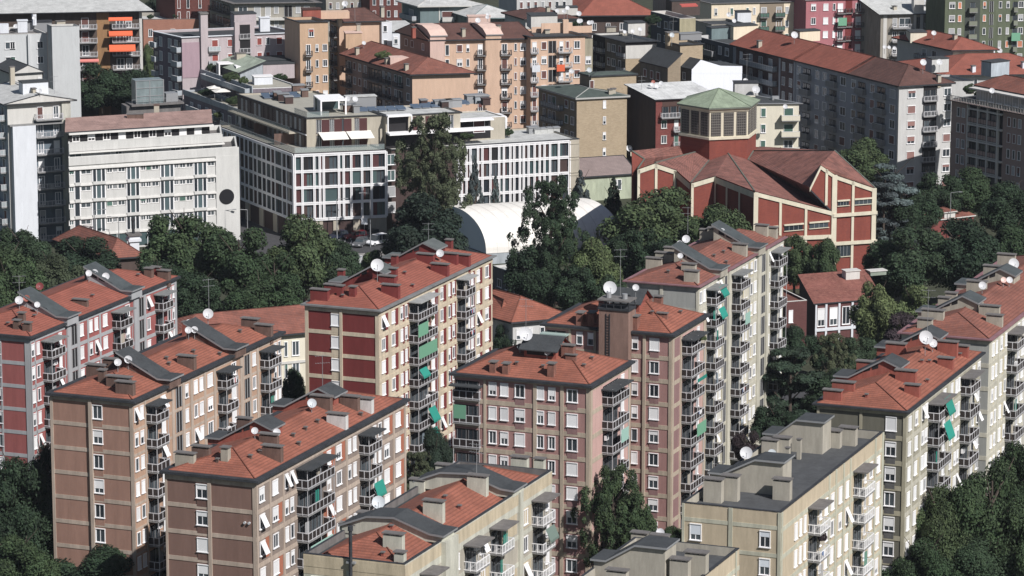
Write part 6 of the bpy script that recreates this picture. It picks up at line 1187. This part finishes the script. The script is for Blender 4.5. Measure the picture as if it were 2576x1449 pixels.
# ================= street lamps =================
def lamp(label,px,py,h,az=90,arm=1.6):
    t=bpy.data.objects.new('street_lamp',None); COL.objects.link(t); t.location=W(px,py); t.rotation_euler=(0,0,R_(90-az)); tag(t,label,'street lamp','grey street lamps')
    q=MB(); q.tube((0,0,0),(0,0,h),.1,.06,MTL,8); obj('pole',q,t); q=MB(); q.tube((0,0,h),(arm,0,h+.2),.05,.04,MTL,6); o=obj('arm',q,t); q=MB(); q.box(arm-.1,arm+.6,-.15,.15,h+.12,h+.24,MTL); obj('lamp_head',q,o)
lamp('grey street lamp in front of the grid building pillars, left of the dark red car',848,604,8.); lamp('tall grey street lamp right of the dark red car',932,622,10.5,250); lamp('grey street lamp in front of the end wall with the black disc',567,606,6.); lamp('grey street lamp in the shaded street beside the grid building',623,598,5.5,250); lamp('grey street lamp in front of the slab building shop glass',300,634,6.8,250); lamp('grey street lamp at the left half of the slab building',240,640,8.5)
lamp('grey street lamp among trees beside the pale corner building',2147,540,7.,250); lamp('thin grey street lamp standing among trees at the far right',2389,600,9.)
q=MB(); q.box(-.6,.6,-.05,.05,3.4,4.6,white); q.tube((0,.08,0),(0,.08,3.4),.06,.06,MTL,6); o=tag(obj('poster_sign',q,None,W(917,608)),'pale panel sign on a post before the grid building pillars','sign')
# ================= trees =================
bark=mat('bark',(.085,.065,.05),.95,'rough'); LFc={}
def lf(n,c,c2,sc=1.): return mat('foliage_'+n,c,.75,'leaf',c2,sc,k=.28,spec=.25)
lf('dark',(.018,.041,.019),(.042,.076,.032)); lf('mid',(.027,.055,.021),(.068,.108,.038)); lf('light',(.062,.098,.034),(.125,.170,.058)); lf('olive',(.044,.062,.030),(.095,.118,.056)); lf('blue',(.062,.088,.088),(.115,.145,.142)); lf('conifer',(.018,.038,.024),(.042,.070,.038)); lf('purple',(.036,.026,.030),(.066,.046,.048))
def rnd_dir():
    z=random.uniform(-1,1); t=random.uniform(0,6.283); r=math.sqrt(1-z*z); return Vector((r*math.cos(t),r*math.sin(t),z))
def crown(kind,seed,n,leaf,m):
    def f():
        random.seed(seed); V=[];Fc=[]; lobes=[]
        if kind=='broad':
            for i in range(34):
                d=rnd_dir(); d.z=d.z*.9+.05; r=random.uniform(.2,.36); q=d*random.uniform(.46,.80)
                if q.z<-.55: q.z*=.6
                lobes.append((q,r))
            lobes.append((Vector((0,0,0)),.5))
        elif kind=='sparse':
            for i in range(170):
                z=random.uniform(-.95,1); rr=math.sqrt(max(.05,1-z*z*.9))*random.uniform(.15,.95); t=random.uniform(0,6.28); lobes.append((Vector((rr*math.cos(t),rr*math.sin(t),z)),random.uniform(.055,.15)))
        elif kind=='cone':
            for i in range(150):
                z=1-2*random.random()**.75; rr=(1-z)*.42*random.uniform(.35,1.)+.02; t=random.uniform(0,6.28); lobes.append((Vector((rr*math.cos(t),rr*math.sin(t),z)),.055+.055*(1-z)))
        elif kind=='cedar':
            for i in range(44):
                lv=random.randint(0,6); z=-.8+lv*.27; R0=(1-(lv/8))*1.; rr=R0*random.uniform(.25,1.); t=random.uniform(0,6.28); lobes.append((Vector((rr*math.cos(t),rr*math.sin(t),z-rr*.12)),random.uniform(.14,.24)))
        wts=[r*r for _,r in lobes]; flat_=.38 if kind=='cedar' else 1.
        pick=random.choices(range(len(lobes)),wts,k=n)
        for i in pick:
            c,r=lobes[i]; d=rnd_dir()
            if d.dot(c)<-.12 and random.random()<.75: d=-d
            if d.z<-.3 and random.random()<.5: d.z=-d.z
            k=random.uniform(.72,1.08) if random.random()<.85 else random.uniform(.3,.7)
            p=c+Vector((d.x,d.y,d.z*flat_))*r*k
            nn=(d+rnd_dir()*.75+Vector((0,0,.25))).normalized(); u=nn.orthogonal().normalized(); w_=nn.cross(u); a=random.uniform(0,6.28); u,w_=u*math.cos(a)+w_*math.sin(a),w_*math.cos(a)-u*math.sin(a)
            s=leaf*random.uniform(.55,1.35); b=len(V); V.extend([p-u*s,p-w_*s*.6+nn*s*.12,p+u*s,p+w_*s*.6+nn*s*.12]); Fc.append((b,b+1,b+2,b+3))
        # inner mass
        if kind in('broad','cedar'):
            for c,r in lobes:
                r2=r*(.66 if kind=='broad' else .5); b=len(V); N1,N2=7,5
                for j in range(N2+1):
                    for i in range(N1): th=math.pi*j/N2; t=2*math.pi*i/N1; q=r2*random.uniform(.85,1.15); V.append(c+Vector((q*math.sin(th)*math.cos(t),q*math.sin(th)*math.sin(t),q*math.cos(th)*flat_)))
                for j in range(N2):
                    for i in range(N1): Fc.append((b+j*N1+i,b+j*N1+(i+1)%N1,b+(j+1)*N1+(i+1)%N1,b+(j+1)*N1+i))
        me=bpy.data.meshes.new('crown'); me.from_pydata([tuple(v) for v in V],[],Fc); me.update(); return me
    def g():
        me=cached(('crown',kind,seed,n),f); me=me.copy(); me.materials.clear(); me.materials.append(m); me.name='crown'; return me
    return cached(('crown',kind,seed,m.name,n),g)
def trunk(h,r,spread,seed):
    def f():
        random.seed(seed); q=MB(); q.tube((0,0,-.2),(0,0,h*.45),r,r*.75,bark,8,False)
        q.tube((0,0,h*.45),(random.uniform(-.3,.3),random.uniform(-.3,.3),h*.9),r*.75,r*.2,bark,7,False)
        for i in range(7):
            t=i*2.4; z=h*(.35+.07*i); e=(spread*.45*math.cos(t),spread*.45*math.sin(t),z+h*.25); q.tube((0,0,z),e,r*.4,r*.08,bark,5,False)
        return q.mesh('trunk')
    return cached(('tr',round(h),round(r,1),round(spread),seed%3),f)
TN_=0
GRP='trees among the buildings'
def tree(label,x,yt,wpx,h,kind='broad',leafm='dark',low=.16,n=20000,leaf=.036,grp=GRP,z0=0.):
    global TN_
    if yt>1050 and kind=='broad': n,leaf=42000,.024
    TN_+=1; base=W(x,yt,h+z0); base.z=z0; d=base.y*CP-(h*.5-H)*SP; R=wpx/2*d/F*(1.25 if kind=='cone' else 1.35 if kind=='cedar' else 1.16); m=MT['foliage_'+leafm]
    t=bpy.data.objects.new('tree' if h>3.2 else 'shrub',None); COL.objects.link(t); t.location=base; t.rotation_euler=(0,0,TN_*1.7); t.empty_display_size=.1
    tag(t,label,'tree' if h>3.2 else 'shrub',grp)
    hc=h*(1-low)/2; me=crown(kind,11+TN_%4,n if kind!='sparse' else 34000,leaf if kind!='sparse' else leaf*.62,m)
    o=obj('crown',me,t,(0,0,h-hc)); o.scale=(R,R,hc*1.02)
    if h>3.2: obj('trunk',trunk(h,max(.15,h*.022),R,TN_),t)
    return t
big='broad-crowned dark green tree '
T_=[
('dark broadleaf tree with rounded crown under the white tower, far left',50,562,150,15,'broad','dark'),
('dark tree with feathery crown in front of the old hip-roofed house',205,594,190,13,'broad','dark'),
('large dark tree at the left picture edge above the rosy red block',10,618,170,17,'broad','mid'),
('brownish bushy tree between the two dark trees above the rosy red block',130,640,150,12,'broad','olive'),
('tall broad tree with light leaf clusters covering the slab building corner',462,519,215,20,'broad','mid'),
('wide tree in front of the street corner, second of the three big crowns',600,575,190,18,'broad','mid'),
('big tree covering the corner of the white grid building',765,538,190,19,'broad','mid'),
('dark rounded tree left of the parking area',850,605,120,14,'broad','dark'),
('dark tree between the rosy block roof and the big crowns',400,640,130,14,'broad','dark'),
('dense dark tree below the middle of the three big crowns',690,640,150,14,'broad','mid'),
('dense deep green tree left of the white tent',1078,482,225,19,'broad','conifer'),
('tall lacy brown-green tree in front of the rear grid wing',1090,304,185,25,'sparse','olive'),
('second lacy crown merging with the tall brown-green tree',1075,360,140,20,'sparse','olive'),
('low dark tree just behind the ridge of the dark red block',965,622,110,8,'broad','mid'),
('slim blue-grey conifer right of the lacy tree',1195,396,62,17,'cone','blue'),
('shorter blue-grey conifer beside the rear grid wing',1247,440,55,14,'cone','blue'),
('tall open birch-like tree rising in front of the white tent',1385,464,185,24,'sparse','dark'),
('darker inner crown of the birch-like tree before the tent',1400,520,110,18,'sparse','mid'),
('dense dark tree right of the low grey building',1345,612,140,14,'broad','dark'),
('fresh green tree below the right end of the tent',1495,600,130,15,'broad','light'),
('dark green tree between the fresh green tree and the low hip-roofed house',1450,655,130,12,'broad','dark'),
('dark bushy tree above the roof of the rear pink tower',1530,680,120,10,'broad','dark'),
('small dark cypress-like tree against the white tent',1537,566,30,11,'cone','conifer'),
('small pale conifer against the white tent, left of the dark cypress',1503,570,44,11,'cone','mid'),
('blue spruce in front of the pale green low building',1460,430,86,13,'cone','blue'),
('dark blue-grey spruce between the pale green low building and church',1543,448,86,13,'cone','conifer'),
('large dark tree in front of the church left wall',1655,468,235,19,'broad','mid'),
('dark round tree below the shaded church wall',1812,514,165,17,'broad','mid'),
('dark tree squeezed between the tent and the big church tree',1600,560,120,14,'broad','dark'),
('dark tree behind the grey chimneys of the cream and grey block',1700,600,150,12,'broad','dark'),
('dark tree in front of the shaded row beside the church roof',2165,346,150,13,'broad','mid'),
('silvery blue cedar right of the church',2240,402,170,17,'cedar','blue'),
('second silvery cedar layer below the blue cedar',2225,450,130,14,'cedar','blue'),
('dark tree in front of the pale corner building',2360,432,120,12,'broad','dark'),
('dark tree below the dusty brown building loggias',2435,422,150,12,'broad','mid'),
('dark dense tree at the right edge under the dusty brown building',2535,455,150,14,'broad','dark'),
('dark tree behind the skylight pavilion',2300,470,120,12,'broad','dark'),
('wide dark tree left below the skylight pavilion',2290,566,190,16,'broad','dark'),
('wide dark tree right below the skylight pavilion',2420,550,200,17,'broad','dark'),
('dark tree at the right edge above the pink-edged block',2545,560,130,13,'broad','mid'),
('dark filler tree right of the church corner',2250,620,130,12,'broad','dark'),
('dark tree touching the right church wall',2215,600,80,13,'broad','dark'),
('rounded tree in front of the church, behind the cream and grey block',2000,590,95,12,'broad','mid'),
('magnolia-like tree with pale flecks below the church windows',2078,600,90,12,'broad','mid'),
('bright green tree right of the white-shuttered brick house',2205,698,120,15,'broad','light'),
('bright green tree with rounded top behind the olive block ridge',2300,714,130,14,'broad','light'),
('dark purple-leaved tree between the bright green trees',2275,785,110,11,'broad','purple'),
('dark bushy tree at the foot of the brick annexe',1992,818,110,9,'broad','dark'),
('small dark tree in front of the white-shuttered house',2070,838,90,8,'broad','dark'),
('large dark cedar right of the cream and grey block',1990,868,200,15,'cedar','conifer'),
('olive drooping birch right of the dark cedar',2095,850,110,13,'sparse','olive'),
('dark low tree behind the yellow flat roof',2100,930,150,11,'broad','dark'),
('dark tree at the foot of the cream and grey block',1950,1010,120,10,'broad','dark'),
('reddish-brown shrub-like tree beside the lowest balconies',1880,1085,80,8,'broad','purple'),
('dark dense tree between the dark red block and the front tower',1095,1072,100,13,'broad','conifer'),
('olive feathery tree below the dense dark tree',1050,1145,100,10,'sparse','olive'),
('dark foliage beside the olive feathery tree',1075,1170,100,8,'broad','dark'),
('tall open tree with many leaf clusters between the two pink towers',1545,1186,190,19,'sparse','mid'),
('leafy lower crown of the tree before the front pink tower',1590,1235,150,15,'broad','mid'),
('dark lower left tree at the foot of the front pink tower',1515,1280,110,12,'broad','dark'),
('green rounded tree left of the large yellow block',1690,1312,80,8,'broad','mid'),
('big sunlit green tree at the bottom right corner',2500,1165,230,22,'broad','mid'),
('tall green tree at the right edge below the pink-edged block',2570,1105,170,21,'broad','mid'),
('leafy tree covering the foot of the dark olive block',2370,1225,190,19,'broad','mid'),
('dense green tree at the bottom edge, lower right',2330,1335,210,15,'broad','mid'),
('dark green tree at the very bottom right',2480,1330,230,14,'broad','dark'),
('large dark tree mass at the left edge below the rosy block',50,1142,230,21,'broad','dark'),
('dark round tree against the tan block wall, bottom left',120,1215,240,17,'broad','dark'),
('dark tree at the bottom left corner',40,1330,230,14,'broad','mid'),
('wide dark tree in front of the tan block at the bottom edge',285,1340,300,12,'broad','dark'),
('dark small tree between the rosy block and the tan block',112,1110,70,17,'broad','conifer'),
('small pointed fir rising from the dark trees before the tan block',272,1310,36,13,'cone','mid'),
('dark fir at the left foot of the dark brown block',385,1375,70,9,'cone','conifer'),
('wide dark pine crowns behind the beige-white slab building',255,162,150,14,'broad','dark'),
('second dark pine crown beside the glazed lift box',330,172,120,13,'broad','dark'),
('bright green shrub tree beside the orange awnings building',372,110,40,12,'broad','light'),
('dark tree at the top edge, left of the dark brick building',388,-12,60,12,'broad','conifer'),
('dark tree at the top edge above the conical red roof',1500,-14,90,10,'broad','conifer'),
('dark tree at the top edge right of the conical red roof',1690,-12,80,10,'broad','conifer'),
('dark tree between the long low house and the dark red block',738,925,56,9,'broad','dark'),
('yellow-green shrub tree below the balconies of the tan block',697,1003,46,7,'broad','light'),
('dark tree in front of the low hip-roofed house',1270,815,66,8,'broad','dark'),
('dark tree in the court behind the white low roof',1090,60,60,10,'broad','dark'),
('dark tree right behind the long low house, nearest the rosy red block',495,685,150,12,'broad','dark'),
('dark tree right behind the long low house, nearest the dark red block',655,690,170,12,'broad','mid'),
('low dark tree below the white-shuttered house garden',2150,845,120,8,'broad','dark'),
('dark tree beside the concrete rooftop building',1640,60,50,14,'broad','dark'),
]
for a in T_: tree(*a)
def bush(label,px,py,w,h,z,leafm='mid',kind='broad'):
    base=W(px,py,z); d=base.y*CP-(z-H)*SP; R=w/2*d/F; t=bpy.data.objects.new('shrub',None); COL.objects.link(t); t.location=base; t.empty_display_size=.1; tag(t,label,'shrub','potted shrubs on terraces'); o=obj('crown',crown(kind,12,20000,.036,MT['foliage_'+leafm]),t,(0,0,h*.5)); o.scale=(R,R,h*.55)
    q=MB(); q.box(-R*.5,R*.5,-.3,.3,0,.4,stone); obj('planter',q,t)
for i,(l,px,py,w,h,z,m) in enumerate((
('row of shrubs on the green roof building terrace, left end',462,158,34,1.4,GM.h,'dark'),('shrub beside the glass box on the green roof terrace',500,172,30,1.6,GM.h,'mid'),('dark shrub left of the white pergola on the green roof terrace',532,180,24,2.,GM.h,'dark'),('large leafy shrub right of the white pergola, green roof terrace',580,205,44,2.2,GM.h,'mid'),('yellowish shrub on the green roof terrace',612,214,26,2.,GM.h,'light'),
('round shrub on the white terrace above the solar panels',703,204,40,1.8,GM.h-1,'mid'),('leafy shrubs beside the parasols, below the green roof building',518,241,44,1.6,TW.h,'dark'),('leafy shrub group on the low terrace, right of the parasols',588,264,46,2.,TW.h,'mid'),('fresh green shrub on the dark terrace above the slab building',553,285,30,2.2,TW.h-3,'light'),('fresh green shrub by the small pergola, left terrace',550,296,30,1.4,TW.h-3,'light'),
('olive shrub on the rear grid wing corner terrace',974,322,28,2.4,19.3,'olive'),('shrub in planter on the lower corner terrace of the rear wing',975,362,40,1.6,16.2,'mid'),('shrub left of the white pergola on the rear wing',1172,308,36,2.2,16.5,'mid'),('shrubs in long planter on the rear wing terrace',1170,350,44,1.5,16.3,'mid'),('shrub in the middle planter of the rear wing terrace',1230,340,46,1.8,16.3,'dark'),('shrub at the right end of the rear wing terrace',1275,342,34,1.6,16.3,'mid'),
('roof garden shrubs on the brown roof of the long peach block',962,148,44,1.8,21.8,'light'),('climbing shrub on the dusty brown building terrace, left',2440,236,40,2.2,RB_h if 0 else 20.6,'mid'),('dark shrub on the dusty brown building terrace, right',2470,246,44,1.8,20.6,'dark'),('shrub on the peach terrace block roof',1450,68,30,1.5,24.,'mid'),('shrub behind the olive-beige roof',1640,62,46,2.5,22.,'dark'),
('round clipped shrub left on the orange brick wing terrace',378,48,18,1.3,8.2,'dark'),('round clipped shrub right on the orange brick wing terrace',442,46,18,1.3,8.2,'dark'),('yellow-green creeper at the foot of the tan brick building, left',1480,388,30,3.,3.,'light'),('yellow-green creeper at the foot of the tan brick building, right',1502,386,22,3.,3.,'light'),
('potted plant spilling over a balcony of the dark red block',1082,808,22,1.3,24.9,'olive'),('yellow flowering plant on the rear pink tower balcony',1768,862,18,1.2,27.6,'light'),('trailing dark plant on a yellow block balcony',2068,1368,24,1.6,23.,'purple'),('garden shrubs on the dark terrace building roof',1745,130,50,1.6,19.,'dark'))): bush(l,px,py,w,h,z,m)
def parasol(label,px,py,z,r,az):
    t=bpy.data.objects.new('parasol',None); COL.objects.link(t); t.location=W(px,py,z); t.rotation_euler=(0,0,az); tag(t,label,'parasol','cream parasols on the terrace'); q=MB(); q.tube((0,0,0),(0,0,2.4),.05,.05,MTL,6); obj('pole',q,t); q=MB()
    c=[(-r,-r,2.2),(r,-r,2.2),(r,r,2.2),(-r,r,2.2)]
    for i in range(4): q.poly([c[i],c[(i+1)%4],(0,0,2.75)],MT['cream_awning']); q.poly([c[(i+1)%4],c[i],(0,0,2.6)],MT['cream_awning'])
    obj('parasol_cover',q,t)
parasol('large square cream parasol on the planted terrace, nearer one',558,254,TW.h,1.9,.3); parasol('smaller cream parasol behind the large one on the planted terrace',540,246,TW.h,1.5,.3)

# ================= haze =================
hb=MB(); hb.box(-620,620,-30,2200,-1,150,None); hm=bpy.data.materials.new('haze_air'); hm.use_nodes=True; nt=hm.node_tree; nt.nodes.remove(nt.nodes['Principled BSDF']); pv=nt.nodes.new('ShaderNodeVolumePrincipled'); pv.inputs['Color'].default_value=(.80,.87,1,1); pv.inputs['Density'].default_value=.00003; nt.links.new(pv.outputs[0],nt.nodes['Material Output'].inputs['Volume']); hb.ms=[hm]; tag(obj('haze',hb),'thin pale haze over the whole city view','haze',kind='stuff')
make_dishes()
